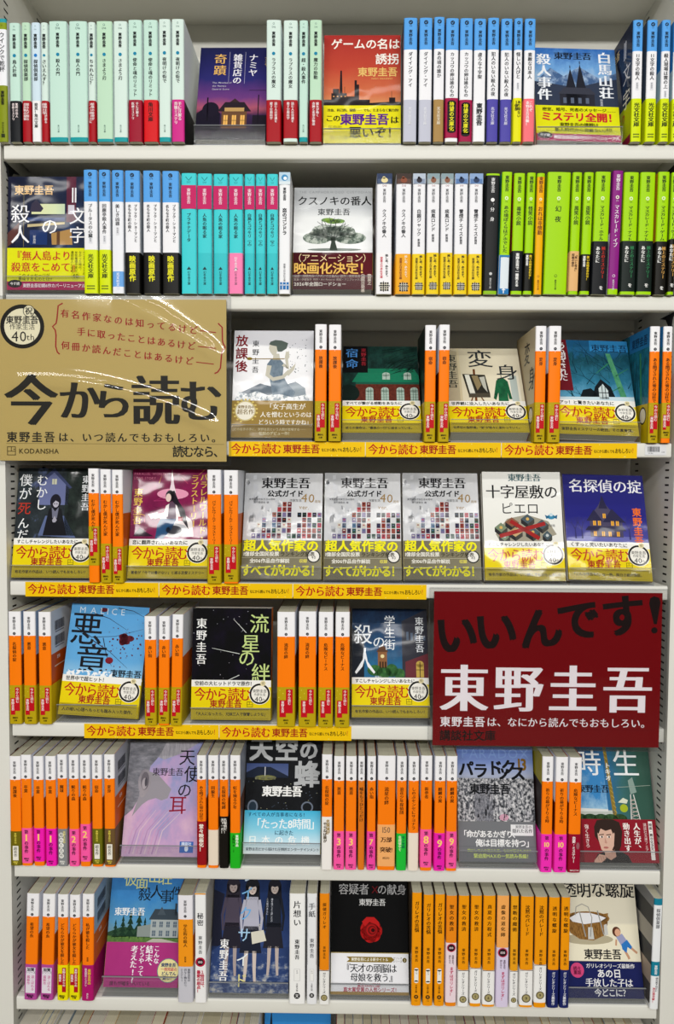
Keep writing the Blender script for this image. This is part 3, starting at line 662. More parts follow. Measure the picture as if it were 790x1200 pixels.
# ------------------------------------------------------------------ what stands on each shelf, left to right (pixels of the photograph)
def S(x0, x1, top, style, tt, **o): return ('s', (x0, x1, top, style, tt, o))
def F(name): return ('f', name)
RED, CRIM = 'a8101c', '9c0f2c'
def kobi(n, c, txt, ink='f4e4e4', v0=.655, mm=3.6, side=None, **k):
    a, b = (txt + '|').split('|')[:2]
    L_ = [(a, .66, ink), (b, .34, ink)] if b else [(a, .5, ink)]
    return OB(n, c, v0, ob_lines(L_, 'M', mm=mm), side=side or c, **k)
TEAL = dict(sb=[(.962, 'c4e4d6'), (1, '149aa0')])
MYS = 'ミステリ'
ROWS = {1: [
 S(-3, 8, 22, 'wink', 'ウインクで乾杯', draw=sp_wink, sb=[(.03, '2a9aa6'), (.085, '8a9a1c'), (.54, 'f0f1f6'), (1, '86921a')], look='white paperback with olive ends'),
 S(11, 24, 27, 'kad', '鳥人計画', obi=kobi('black', '16181c', '驚愕の鳥人|青春' + MYS)),
 S(25.5, 36, 26.5, 'kadgreen', '探偵倶楽部', obi=kobi('dark red', RED, '知る人ぞ知る|会員制の探偵')),
 S(37, 47.5, 26.5, 'kadblue', '探偵倶楽部', dot='1478c8', obi=kobi('white', 'f0eff0', '発見！角川文庫', '1c1c20', mm=4.4)),
 S(48, 56.5, 26.5, 'kadpale', 'さいえんす？', obi=kobi('dark red', RED, '東野圭吾が語る|科学と今')),
 S(57.5, 79, 25, 'kad', '殺人の門', **TEAL), S(81, 102.5, 25, 'kad', '殺人の門', **TEAL),
 S(103.2, 112, 26, 'kadpale', 'ちゃれんじ？', obi=kobi('dark red', RED, '情熱の東野が|スノーボードに')),
 S(113, 132, 25, 'kadgreen', 'さまよう刃', sb=[(.975, 'bfe0c4'), (1, '149aa0')]), S(133, 149.5, 25, 'kadpale', 'さまよう刃', sb=[(.962, 'd6e9e0'), (1, '149aa0')]),
 S(150.3, 166.5, 23.5, 'kad', '使命と魂のリミット', obi=kobi('crimson', CRIM, '手に汗握る|医療' + MYS)),
 S(168, 185, 23.5, 'kad', '使命と魂のリミット', obi=kobi('bright red', 'd8131a', '角川文庫', '20100c', mm=6)),
 S(186, 200, 22.5, 'kadpale', '夜明けの街で', sb=[(.962, 'd6e9e0'), (1, '149aa0')]),
 S(201, 216, 22.5, 'kadpale', '夜明けの街で', obi=kobi('magenta', 'd02a8a', '手に汗握る|背徳' + MYS, mm=4.6, side='1c1c22'), rb=[(1, 'e2e9ea')], side=lambda mb, w, H, D: None),
 F('namiya'),
 S(312, 329.5, 23.5, 'kadpale', 'ラプラスの魔女', obi=kobi('dark red', RED, '読む人の常識を|覆す空想科学')),
 S(332, 349, 24, 'kadpale', 'ラプラスの魔女', obi=kobi('dark red', RED, '読む人の常識を|覆す空想科学', v1=.972)),
 S(350.5, 361, 24, 'kad', '超・殺人事件', **TEAL), S(362.7, 377.3, 23.5, 'kadgreen', '魔力の胎動', obi=kobi('dark red', RED, '魔女が動く|奇跡と希望の物語')),
 F('game'),
 S(472.7, 489, 21, 'blue', 'ダイイング・アイ', sb=[(.255, '57a3ea'), (.66, 'f1f1f5'), (1, 'c3c5d4')], pub='e6e7ee', look='blue-topped white paperback with lilac-grey foot'),
 S(491, 506.5, 21, 'blue', 'ダイイング・アイ', sb=[(.255, '57a3ea'), (.66, 'f1f1f5'), (1, 'c3c5d4')], pub='e6e7ee', look='blue-topped white paperback with lilac-grey foot'),
 S(508, 520.8, 20, 'blue', 'あの頃の誰か', sb=[(.255, '57a3ea'), (.66, 'f1f1f5'), (1, 'a9864e')], pub='e8dcc4', look='blue-topped white paperback with tan foot'),
 S(522, 537.5, 21.5, 'blue', 'カッコウの卵は誰のもの', obi=OB('crimson and black', 'a30d44', .645, d_taibou, v1=.97)),
 S(538.5, 554, 21.5, 'blue', 'カッコウの卵は誰のもの', obi=OB('crimson and black', 'a30d44', .66, d_taibou)),
 S(555, 569.3, 22, 'blue', '虚ろな十字架', obi=OB('white', 'f2f2f5', .66, d_name)),
 S(571, 584.7, 21, 'blue', '犯人のいない殺人の夜', sb=[(.255, '57a3ea'), (.655, 'f1f1f5'), (1, '4f48a6')], pub='d6d4ec', look='blue-topped white paperback with violet foot'),
 S(586.5, 600.3, 22, 'blue', '犯人のいない殺人の夜', sb=[(.255, '57a3ea'), (.655, 'f1f1f5'), (1, '4f48a6')], pub='d6d4ec', look='blue-topped white paperback with violet foot'),
 S(601.8, 612.2, 21.5, 'blue', '怪しい人びと', tag=.52, obi=kobi('yellow', 'e8e40c', 'あり得ない|１億部', '2c2a06', v0=.645, mm=4.2)),
 S(614, 627.3, 22, 'blue', '素敵な日本人', obi=kobi('coral', 'f4727c', 'これぞ|東野圭吾真髄！', 'fff0f0', v0=.65, mm=4.4)),
 F('hakuba'),
 S(740.5, 753, 23.5, 'blue', '11文字の殺人', tag=.51, obi=KB(), side=side_night), S(757.5, 770, 23.5, 'blue', '11文字の殺人', tag=.51, obi=KB()),
 S(774.5, 785.3, 23.5, 'blue', '殺人現場は雲の上', tag=.58, tb=.565, obi=KB(), lb=[(.4, '2a78b8'), (1, '9fb8c4')]),
 S(788.5, 797, 24, 'blue', '殺人現場は雲の上', obi=KB(), lb=[(.4, '2a78b8'), (1, '9fb8c4')]),
], 2: [
 F('eleven'),
 S(98, 114.3, 199, 'blue', 'ブルータスの心臓', tag=.53, tb=.55, obi=KB()), S(115.7, 129.5, 199, 'blue', '回廊亭殺人事件', tag=.53, tb=.52, obi=KB()),
 S(131, 145, 199.5, 'blue', '美しき凶器', tag=.46, tb=.45, sb=[(.255, '57a3ea'), (.82, 'eef0f6'), (.945, '6aa6e6'), (1, 'eef0f6')], pub='eef4fc', pv=.83, look='blue-topped white paperback with small blue plate'),
 S(146.3, 164.3, 200, 'blue', '', two=('ブラック・ショーマンと', '名もなき町の殺人'), obi=OB('black', '151412', .665, d_eiga)),
 S(167.5, 188, 200, 'blue', '', two=('ブラック・ショーマンと', '名もなき町の殺人'), obi=OB('black', '151412', .665, d_eiga)),
 S(190, 210, 200.5, 'blue', '', two=('ブラック・ショーマンと', '名もなき町の殺人'), obi=OB('black', '151412', .665, d_eiga)),
 S(212.3, 230.6, 203, 'cyan', 'プラチナデータ'), S(231.3, 248.6, 203.5, 'cyan', '人魚の眠る家', sb=[(.66, '3fd0d6'), (1, '35c3ca')]), S(250, 267, 204, 'cyan', '人魚の眠る家', sb=[(.66, '3fd0d6'), (1, '35c3ca')]),
 S(268.2, 284.8, 204, 'cyan', '人魚の眠る家', obi=kobi('pink', 'f783b4', '　幻冬舎文庫', 'fbe6f0', v0=.66, mm=3.6)),
 S(286.3, 298.6, 204, 'cyan', '白鳥とコウモリ（上）', sb=[(.66, '3fd0d6'), (1, '35c3ca')]), S(299.5, 311, 204, 'cyan', '白鳥とコウモリ（上）', sb=[(.66, '3fd0d6'), (1, '35c3ca')]),
 S(312.5, 325.8, 204, 'cyan', '白鳥とコウモリ（下）', sb=[(.66, '3fd0d6'), (1, '35c3ca')]),
 S(326.8, 340.3, 202, 'koi', '恋のゴンドラ', draw=sp_koi, sb=[(1, 'f1f2f5')], look='white paperback with sky picture top'),
 F('kusunoki'),
 S(441, 459.5, 203.5, 'jit', 'クスノキの番人', tb=.53, pic=('2a3a5c', '4a5a78', 'e8d8a0'), look='white paperback with dark blue picture top', obi=OB('white', 'f4f2f4', .655, d_osusu, ink='26262c', ink2='d84458')),
 S(463.7, 482, 203.5, 'jit', 'クスノキの番人', tb=.53, pic=('3a2c26', '5a4038', '8a4a30'), look='white paperback with brown picture top', obi=OB('orange-yellow', 'f0a818', .665, d_osusu, ink='f8ead0', ink2='8a3a10')),
 S(483.3, 498.5, 203.5, 'jit', '白銀ジャック', shin=.54, pic=('b8c4d4', '8a98b0', '2a2630'), obi=OB('yellow', 'f0cf16', .665, d_osusu)),
 S(500, 515, 203.5, 'jit', '疾風ロンド', tb=.48, shin=.50, pic=('8aa0a8', 'a8b0b0', '8a5a44'), look='white paperback with snowboarder top', obi=OB('yellow', 'f0cf16', .655, d_osusu)),
 S(516.2, 531, 203.5, 'jit', '疾風ロンド', tb=.48, shin=.50, pic=('8aa0a8', 'a8b0b0', '8a5a44'), look='white paperback with snowboarder top', obi=OB('yellow', 'f0cf16', .655, d_osusu)),
 S(532.5, 548, 203.5, 'jit', '雪煙チェイス', shin=.52, pic=('8aa6d0', '5a7cb0', '24385c'), look='white paperback with blue snow picture top', obi=OB('yellow', 'f0cf16', .665, d_osusu)),
 S(549.5, 565.6, 203.5, 'jit', '雪煙チェイス', shin=.52, pic=('8aa6d0', '5a7cb0', '24385c'), look='white paperback with blue snow picture top', obi=OB('yellow', 'f0cf16', .665, d_osusu)),
 S(568, 584.5, 203.5, 'blk', '分身', draw=sp_black, sb=[(.015, 'a3d900'), (.972, '17191b'), (1, '8fc010')], lb=[(1, '202224')], rb=[(1, '40444a')], look='black paperback with thin green foot', bx=-2),
 S(586, 598.5, 201.5, 'grn', 'あの頃ぼくらはアホでした', g='a3d900', tb=.66, bx=-3, obi=OB('white and blue', 'dfe8ee', .68, lambda mb, o: (mb.r(0, .0, 1, .05, '1a74b4', 2), mb.r(0, .86, 1, 1, '1a74b4', 2), mb.r(.0, .05, .12, .86, '1a74b4', 2), mb.p([(.3, .9), (.5, .84), (.72, .9), (.55, .9), (.55, .98), (.45, .98), (.45, .9)], 'e8eef4', 3)), side='1a74b4'), lb=[(1, '2a8a80')]),
 S(600.5, 614, 203, 'grn', '毒笑小説', g='a3d900', tb=.45, bx=-2, lb=[(1, '8a2a14')], obi=OB('white-lettered black', '12161c', .64, ob_lines([('東野圭吾で一番笑える', .5, 'f0f0ee')], 'x', .06, .9, 4.6), v1=.972)),
 S(615.5, 626, 202.5, 'grn', '怪笑小説', g='a3d900', tb=.45, bx=-3, obi=OB('black-yellow', '14140e', .66, ob_lines([('東野圭吾', .3, 'f0f0ee'), ('笑いの詰め合わせ！', .7, 'e8c81c')], 'x', .05, .9, 3.4), v1=.972)),
 S(627.5, 637.2, 203, 'grn', 'おれは非情勤', g='f2b000', sb=[(.03, 'a3d900'), (1, 'f2b000')], look='yellow-orange paperback', ink='7a3c08', tb=.58, bx=-2),
 S(639.3, 667, 202, 'grn', '幻夜', g='a3d900', wide=1, look='extra thick lime green paperback', bx=-3),
 S(668.6, 680.2, 202, 'grn', '黒笑小説', g='a3d900', tb=.46, bx=-3, obi=kobi('peach', 'e4b478', '「笑いと毒の」|短編の傑作', '4a2c14', v0=.645, mm=3.4, v1=.972)),
 S(682.2, 693.8, 202, 'grn', '歪笑小説', g='a3d900', tb=.46, bx=-3, obi=OB('black-yellow', '14140e', .67, ob_lines([('東野圭吾', .3, 'f0f0ee'), ('笑いの詰め合わせ！', .7, 'e8c81c')], 'x', .05, .9, 3.4), v1=.972)),
 S(695.3, 713.8, 201.5, 'grn', 'マスカレード・ホテル', g='a3d900', tb=.56, bx=-3, obi=OB('red-lettered black', '14161a', .565, d_gokujo('b8281c'))),
 S(715.3, 727.8, 200, 'grn', 'マスカレード・イブ', g='8a1f80', sb=[(.955, '8a1f80'), (1, 'a3d900')], look='purple paperback with lime foot', ink='f0e4ee', tb=.62, bx=-4, lb=[(.5, '6a1470'), (1, 'd8d4e0')]),
 S(729.2, 747, 202, 'grn', 'マスカレード・ナイト', g='a3d900', tb=.56, bx=-2, obi=OB('green-lettered black', '15201c', .56, d_gokujo('2a7a4c'), v1=.975)),
 S(748.3, 766.5, 202, 'grn', 'マスカレード・ナイト', g='a3d900', tb=.56, bx=-2, obi=OB('green-lettered black', '15201c', .56, d_gokujo('2a7a4c'), v1=.975)),
 S(769, 783, 201.5, 'grn', 'マスカレード・ゲーム', g='a3d900', tb=.56, bx=-2, obi=OB('gold-lettered black', '17150f', .565, d_gokujo('c8984c')), lb=[(1, 'b8860c')]),
 S(784.8, 792.5, 202, 'grn', 'マスカレード・ゲーム', g='a3d900', tb=.55, bx=-2, obi=OB('gold-lettered black', '17150f', .545, d_gokujo('c8984c'), v1=.975)),
], 3: [
 F('after'), S(368.8, 383, 380, 'kod', '放課後', obi=IMA()), S(385, 400, 380.5, 'kod', '放課後', obi=IMA(), lb=[(1, '8a3a1c')]),
 F('mansion'), S(497.5, 511, 381, 'kod', '宿命', obi=IMA(), lb=[(1, '16241f')]), S(514, 527, 380.5, 'kod', '宿命', obi=IMA()),
 F('henshin'), S(626.7, 640, 382, 'kod', '変身', obi=IMA(), side=side_room), S(642.5, 657.5, 382, 'kod', '変身', obi=IMA()),
 F('snow'), S(760.6, 773, 382.5, 'kod', 'ある閉ざされた雪の山荘で', obi=IMA(), side=side_tree, tb=.655), S(776, 787.5, 382.5, 'kod', 'ある閉ざされた雪の山荘で', obi=IMA(v1=.96), side=side_tree, tb=.655),
], 4: [
 F('mukashi'), S(103.2, 116, 549, 'kod', 'むかし僕が死んだ家', tb=.55, obi=OB('high-set yellow', 'b9a010', .505, d_imakara, v1=.85)), S(117.3, 130, 550, 'kod', 'むかし僕が死んだ家', obi=IMA()), S(131, 144.3, 550.5, 'kod', 'むかし僕が死んだ家', obi=IMA(.68)),
 F('parallel'), S(242.6, 259.3, 550.5, 'kod', 'パラレルワールド・ラブストーリー', obi=IMA(), tb=.655), S(262, 279.3, 551, 'kod', 'パラレルワールド・ラブストーリー', obi=IMA(v1=.985), tb=.655),
 F('guide1'), F('guide2'), F('guide3'), F('pierrot'), F('okite'),
], 5: [
 S(10, 25, 716.5, 'kod', '名探偵の掟', obi=IMA(), rb=[(.385, '8aa0bc'), (1, '8a3a10')]), S(27.3, 42, 716.5, 'kod', '悪意', obi=IMA(), rb=[(.385, '8aa0bc'), (1, '8a3a10')]), S(45, 60, 717, 'kod', '悪意', obi=IMA(), side=barcodes, rb=[(.385, 'c6cad4'), (1, 'b8480c')]),
 F('malice'), S(169, 183.3, 722, 'kod', '赤い指', obi=IMA()), S(185.4, 198.6, 722, 'kod', '赤い指', obi=IMA(v1=.985), bx=-1.5), S(200.5, 214, 720, 'kod', '赤い指', obi=IMA(), bx=-3),
 F('meteor'), S(324.5, 346, 717, 'kod', '流星の絆', obi=IMA()), S(349.8, 370.6, 716.5, 'kod', '流星の絆', obi=IMA()), S(373, 390.6, 717, 'kod', '危険なビーナス', obi=IMA()), S(392.7, 410, 717, 'kod', '危険なビーナス', obi=IMA()),
 F('student'),
], 6: [
 S(9.8, 23.3, 886, 'kod', '放課後', obi=OB('olive', '6f6410', .685, d_chomei)), S(24.6, 37, 884.5, 'kod', '卒業', obi=CASE('1', v1=.975)), S(38.8, 51.3, 886, 'kod', '卒業', obi=CASE('1', 'f61cb4', .655, 'magenta', v1=.96)), S(53, 65.6, 886, 'kod', '卒業', obi=CASE('1', 'f61cb4', .66, 'magenta')),
 S(67, 78.6, 884, 'kod', '魔球', obi=OB('grey', '86888a', .665, d_bubbles)), S(80.4, 92.3, 884.5, 'kod', '眠りの森', obi=CASE('2', v0=.665)), S(93.5, 105.6, 884.5, 'kod', '眠りの森', obi=CASE('2', v0=.62, v1=.955)),
 S(107.4, 119.8, 884.5, 'kod', '宿命', obi=OB('olive', '6a6a12', .66, d_chomei, v1=.98)), S(121.8, 134.8, 884, 'kod', '変身', obi=OB('brown', '6b5230', .66, d_chomei, v1=.985), side=barcodes, rb=[(.385, 'b8bcc8'), (1, 'd05a10')]),
 F('angel'),
 S(230.4, 241.6, 885, 'kod', 'ある閉ざされた雪の山荘で', obi=OB('dark red', '96101a', .585, ob_lines([('堂々映画化！', .5, 'f6eee0')], 'x', .06, .85, 6.2), v1=.975), tb=.58), S(243.6, 256, 885, 'kod', '同級生', obi=OB('cream', 'ecdcc8', .66, v1=.975)), S(257, 267.6, 885, 'kod', '名探偵の呪縛', obi=OB('black', '16120f', .54, ob_lines([('名探偵だ！', .68, 'f0ece4'), ('天下一だ！', .36, 'f0ece4')], 'M', .03, .40, 4.2)), tb=.53), S(269.3, 281.8, 885, 'kod', '虹を操る少年', obi=OB('green', '22b422', .685, ob_lines([('東野作品', .7, 'e8f6e0'), ('人気No.1', .36, '104a10')], 'x', .05, .6, 4.0)), rb=[(.385, '9aa0ae'), (1, '6a4a40')]),
 F('sky'),
 S(376.8, 389.4, 884, 'kod', '名探偵の掟', obi=OB('white ornate', 'f4f0ec', .54, lambda mb, o: (vtext(mb, '名探偵が', .62, .05, .6, 5, 'a08030', 'x'), vtext(mb, 'やらねば誰が', .34, .1, .85, 4.6, '4a3c1c', 'x')))),
 S(391, 403.6, 886, 'kod', '悪意', obi=CASE('3')), S(405, 418, 886, 'kod', '悪意', obi=CASE('3')), S(419.4, 427.6, 886, 'kod', '嘘をもうひとつだけ', sb=[(.215, 'f4f3f6'), (1, 'e0791c')], look='thin white-topped dull orange paperback', tb=.72), S(430, 440.6, 886, 'kod', '赤い指', obi=CASE('7', 'f648a8')),
 S(442.4, 463.5, 885.5, 'kod', '流星の絆', obi=OB('peach', 'f6b06c', .6, lambda mb, o: (mb.t('150', .5, .12, .36, '8a6a50', 3, center=True, sty='m', sy=1.3), mb.t('万部', .5, .36, .32, '4a2a18', 3, center=True, sty='M'), mb.t('突破!', .5, .60, .32, '3a1c10', 3, center=True, sty='b'), mb.t('講談社', .5, .80, .14, '3a1c10', 3, center=True)), v1=.965), ts=6, look='thick white-topped orange paperback'),
 S(464.8, 476.6, 886, 'kod', '浪花少年探偵団', obi=OB('green', '1fbe3a', .675, ob_lines([('センセは', .7, '0c5a4a'), ('名探偵やて', .34, 'd8f0c0')], 'x', .06, .7, 4.2)), tb=.66), S(478.5, 491, 886, 'kod', 'しのぶセンセにサヨナラ', obi=OB('cream', 'f0e2d2', .67), tb=.66),
 S(492.8, 506.6, 885.5, 'kod', '新参者', obi=CASE('8', v0=.64, v1=.97)), S(509, 522.2, 886, 'kod', '麒麟の翼', obi=CASE('9', 'f022b0', .67, 'magenta')), S(523.2, 536, 886, 'kod', '麒麟の翼', obi=CASE('9', v0=.655, v1=.975)),
 F('paradox'),
 S(634.6, 648.2, 886.5, 'kod', '祈りの幕が下りる時', obi=CASE('10', 'f630b8', .67, 'magenta'), lb=[(.25, 'a89c20'), (1, '2a1c1c')]), S(650.6, 665.4, 887, 'kod', '祈りの幕が下りる時', obi=CASE('10', 'f630b8', .67, 'magenta')), S(666.8, 681.6, 887.5, 'kod', '危険なビーナス', obi=OB('dark red', '94082c', .665, lambda mb, o: (vtext(mb, '恋愛・ミステリー', .42, .06, .85, 4.4, 'f4e4e4', 'x'), mb.e(.76, .3, .14, .09, '9a5a64', 2), mb.t('講談社文庫', .5, .94, .15, 'f4e4e4', 3, center=True)))),
 F('tokio'),
], 7: [
 S(29.5, 44.5, 1047, 'kod', '希望の糸', bx=-5, obi=OB('purple-pink', 'b64a9a', .665, lambda mb, o: (mb.r(.12, .08, .88, .80, 'e6dde8', 2), vtext(mb, '涙こぼれる', .68, .3, .78, 4.2, 'c85090', 'm', 4), vtext(mb, '最新作', .34, .3, .78, 4.4, 'c85090', 'm', 4), mb.t('加賀', .5, .14, .3, '2a2630', 4, center=True, sty='x'), mb.t('シリーズ', .5, .22, .2, '2a2630', 4, center=True), mb.t('講談社', .5, .87, .2, '2a1028', 3, center=True, sty='b'), mb.t('文庫', .5, .92, .2, '2a1028', 3, center=True, sty='b')))),
 S(48.3, 63.5, 1047.5, 'kod', '希望の糸', bx=-4.5, obi=OB('purple-pink', 'b64a9a', .665, lambda mb, o: (mb.r(.12, .08, .88, .80, 'e6dde8', 2), vtext(mb, '涙こぼれる', .68, .3, .78, 4.2, 'c85090', 'm', 4), vtext(mb, '最新作', .34, .3, .78, 4.4, 'c85090', 'm', 4), mb.t('加賀', .5, .14, .3, '2a2630', 4, center=True, sty='x'), mb.t('シリーズ', .5, .22, .2, '2a2630', 4, center=True), mb.t('講談社', .5, .87, .2, '2a1028', 3, center=True, sty='b'), mb.t('文庫', .5, .92, .2, '2a1028', 3, center=True, sty='b')))),
 S(67, 79.6, 1048, 'kod', 'どちらかが彼女を殺した', bx=-2, tb=.66, obi=OB('yellow', 'f0e404', .665, lambda mb, o: (mb.r(.48, .07, .86, .76, 'b41420', 2), mb.r(.12, .24, .48, .56, 'b41420', 2), vtext(mb, '東野圭吾からの', .67, .09, .75, 3.6, 'f6ece8', 'M', 4), vtext(mb, '挑戦状', .3, .26, .55, 3.4, 'f6ece8', 'M', 4), mb.t('講談社', .5, .87, .2, '2a2408', 3, center=True, sty='b'), mb.t('文庫', .5, .92, .2, '2a2408', 3, center=True, sty='b')))),
 S(81, 93.6, 1048.5, 'kod', 'どちらかが彼女を殺した', bx=-2, tb=.66, obi=OB('yellow', 'f0e404', .665, lambda mb, o: (mb.r(.48, .07, .86, .76, 'b41420', 2), mb.r(.12, .24, .48, .56, 'b41420', 2), vtext(mb, '東野圭吾からの', .67, .09, .75, 3.6, 'f6ece8', 'M', 4), vtext(mb, '挑戦状', .3, .26, .55, 3.4, 'f6ece8', 'M', 4), mb.t('講談社', .5, .87, .2, '2a2408', 3, center=True, sty='b'), mb.t('文庫', .5, .92, .2, '2a2408', 3, center=True, sty='b')))),
 S(95.8, 110, 1047.5, 'kod', '私が彼を殺した', bx=-2, tb=.58, shin=.59, obi=OB('magenta', 'b0146a', .665, lambda mb, o: (vtext(mb, '東野圭吾の', .66, .1, .6, 4.4, 'f0d020', 'M'), vtext(mb, '最高傑作ミステリ', .36, .08, .7, 3.2, 'f4e8ee', 'm'), vtext(mb, '講談社', .5, .78, .95, 2.6, 'f4e8ee', 'r'))), side=barcodes, rb=[(.385, '9ab4cc'), (1, 'd0682c')]),
 F('villa'),
 S(208.3, 226.3, 1049, 'kod', '学生街の殺人', sb=[(.225, 'eceaf0'), (1, 'f79a1a')], tb=.55, shin=.57, look='white-topped pale orange paperback', obi=OB('lilac-grey', 'cac9d2', .665, ob_lines([('東野圭吾の', .74, '4a4c58'), ('切なく胸を打つ', .5, '4a4c58'), ('ミステリー', .26, '4a4c58')], 'm', .05, .8, 3.6)), page='b9b59c'),
 S(228.2, 241.6, 1046.5, 'him', '秘密', draw=sp_himitsu, sb=[(1, 'f3f3f3')], rb=[(1, 'b9b6b0')], look='white badged paperback', obi=OB('red-lettered white', 'f3f2f2', .585, lambda mb, o: (mb.c(.5, .10, .44, 'b8103c', 2), mb.c(.5, .10, .3, '2a1418', 3), mb.t('100', .5, .10, .3, 'e8e0e0', 4, center=True, sty='b'), vtext(mb, '１冊目は、', .68, .28, .85, 5.2, 'c01e44', 'x'), vtext(mb, '最愛の原点！', .34, .28, .93, 5.2, 'c01e44', 'x')))),
 F('lakeside'),
 S(338.8, 357.8, 1047, 'kat', '片想い', draw=sp_kata, sb=[(1, 'f5f5f4')], look='white paperback with large brushed lettering'), S(359.4, 371.8, 1047, 'teg', '手紙', draw=sp_tegami, sb=[(1, 'ecedf0')], look='white paperback with grey lettering and rules'),
 S(374.2, 386.2, 1047, 'gal', '探偵ガリレオ', draw=sp_gali, sb=[(1, 'f08c10')], look='orange paperback', obi=OB('white', 'f2f1ee', .69, d_gali, n='1'), lb=[(1, '6a5a4a')]),
 F('suspect'),
 S(482.3, 494.2, 1046, 'bun', 'ガリレオの苦悩', tp=1.0), S(495.8, 508, 1048.5, 'bun', 'ガリレオの苦悩', tp=1.0), S(509.3, 521.3, 1048, 'bun', 'ガリレオの苦悩', tp=1.0),
 S(522.3, 535.5, 1049.5, 'bun', '聖女の救済', sb=[(1, 'ef8a14')], look='orange paperback', tail='none', obi=OB('pale pink', 'f0dce4', .425, d_mazuwa, v1=.965)), S(536.8, 549.8, 1049.5, 'bun', '聖女の救済', obi=OB('white', 'f3f2f0', .67, d_gali, n='4')), S(551.2, 564.6, 1049.5, 'bun', '聖女の救済', obi=OB('white', 'f3f2f0', .65, d_gali, n='5', v1=.97)),
 S(565.8, 580.6, 1049.5, 'bun', '真夏の方程式', obi=OB('white', 'f3f2f0', .67, d_gali, n='6', v1=.98)), S(581.8, 596.6, 1049.5, 'bun', '虚像の道化師', sb=[(1, 'f7ac5a')], look='light orange paperback', tail='none', obi=OB('lavender', 'dcd0ea', .465, d_mazuwa)),
 S(597.9, 607.8, 1050, 'bun', '禁断の魔術', sb=[(1, 'efa418')], obi=OB('white', 'f3f2f0', .67, d_gali, n='8')), S(609.6, 625.4, 1050.5, 'bun', '沈黙のパレード', tp=1.0, obi=OB('white', 'f3f2f0', .66, d_gali, n='9', v1=.98)), S(626.5, 641.2, 1051, 'bun', '沈黙のパレード', tp=1.0, obi=OB('white', 'f3f2f0', .61, d_gali, n='9', v1=.955)),
 S(642.6, 655.8, 1051.5, 'bun', '透明な螺旋', obi=OB('navy', '1a2462', .655, d_navy)), S(657, 668, 1051.5, 'bun', '透明な螺旋', obi=OB('navy', '1a2462', .655, d_navy)),
 F('basket'),
 S(764.2, 774.8, 1053, 'clu', '探偵倶楽部', draw=sp_club, sb=[(.06, '17809a'), (.57, 'eef0f2'), (.70, '17809a'), (1, 'eef0f2')], look='white paperback with teal top and teal panel', bx=-2.5, side=side_ptn),
]}

# ------------------------------------------------------------------ pictures printed on the face-out covers (m = the jacket, u right, v down)
def T(m, *a, **k): m.t(*a, **k)
def col(m, txt, u, v, s, c, sty='r', l=6, p=1.0, **k): m.t(txt, u, v, s, c, l, True, sty, p, **k)     # a vertical line
def bg(m, key, stops, **k): m.r(0, 0, 1, 1, art(key, stops, **k), 1)
def figure(m, u, v, h, hair, skin, top, low, l=4, legs=True, face=True):
    """a small standing figure of a printed picture"""
    w = h * .3
    m.p([(u - w * .30, v + h * .17), (u + w * .30, v + h * .17), (u + w * .42, v + h * .50), (u - w * .42, v + h * .50)], top, l)
    m.p([(u - w * .36, v + h * .46), (u + w * .36, v + h * .46), (u + w * .55, v + h * .72), (u - w * .55, v + h * .72)], low, l)
    if legs:
        for s in (-.2, .2): m.l([(u + w * s, v + h * .70), (u + w * s * 1.1, v + h * .88), (u + w * s * 1.3, v + h)], w * .2, skin, l, w * .12)
    for s in (-1, 1): m.l([(u + w * .34 * s, v + h * .2), (u + w * .52 * s, v + h * .38), (u + w * .46 * s, v + h * .54)], w * .18, top, l, w * .1)
    m.e(u, v + h * .07, w * .36, h * .09, hair, l); m.p([(u - w * .34, v + h * .06), (u + w * .34, v + h * .06), (u + w * .4, v + h * .2), (u - w * .4, v + h * .2)], hair, l)
    if face:
        m.e(u, v + h * .09, w * .20, h * .058, skin, l + 1)
        m.p([(u - w * .26, v + h * .10), (u - w * .24, v + h * .01), (u + w * .24, v + h * .01), (u + w * .26, v + h * .10), (u + w * .15, v + h * .065), (u, v + h * .075), (u - w * .15, v + h * .065)], hair, l + 2)
        for s in (-1, 1): m.e(u + s * w * .08, v + h * .095, w * .022, h * .006, '1a1618', l + 3)
        m.e(u, v + h * .125, w * .04, h * .004, '8a5a54', l + 3)
def house(m, u0, v0, u1, v1, wall, roof, win, l=3, nx=3, ny=1, over=.03, rise=.09):
    m.r(u0, v0, u1, v1, wall, l); m.p([(u0 - over, v0), (u0 + (u1 - u0) * .12, v0 - rise), (u1 - (u1 - u0) * .12, v0 - rise), (u1 + over, v0)], roof, l + 1)
    for i in range(nx):
        for j in range(ny):
            a = u0 + (u1 - u0) * (i + .25) / nx; b = v0 + (v1 - v0) * (j + .22) / ny; w = (u1 - u0) / nx * .5; h = (v1 - v0) / ny * .62
            m.r(a, b, a + w, b + h, win, l + 1); m.r(a + w * .45, b, a + w * .55, b + h, wall, l + 2); m.r(a, b + h * .48, a + w, b + h * .53, wall, l + 2)
def pine(m, u, v, h, c, l=3):
    for k in range(4):
        q = h * (.12 + .22 * k); w = h * (.10 + .07 * k); m.p([(u, v + q - h * .12), (u + w, v + q + h * .16), (u - w, v + q + h * .16)], c, l)
    m.r(u - h * .02, v + h * .9, u + h * .02, v + h, c, l)
def branch(m, u, v, a, L, th, c, l, depth, rnd):
    k = m.W / m.H; u2 = u + L * math.cos(a); v2 = v + L * math.sin(a) * k
    m.l([(u, v), (u2, v2)], th, c, l, th * .6)
    if depth:
        for d in (-rnd.uniform(.25, .6), rnd.uniform(.25, .6)): branch(m, u2, v2, a + d, L * rnd.uniform(.6, .8), th * .6, c, l, depth - 1, rnd)

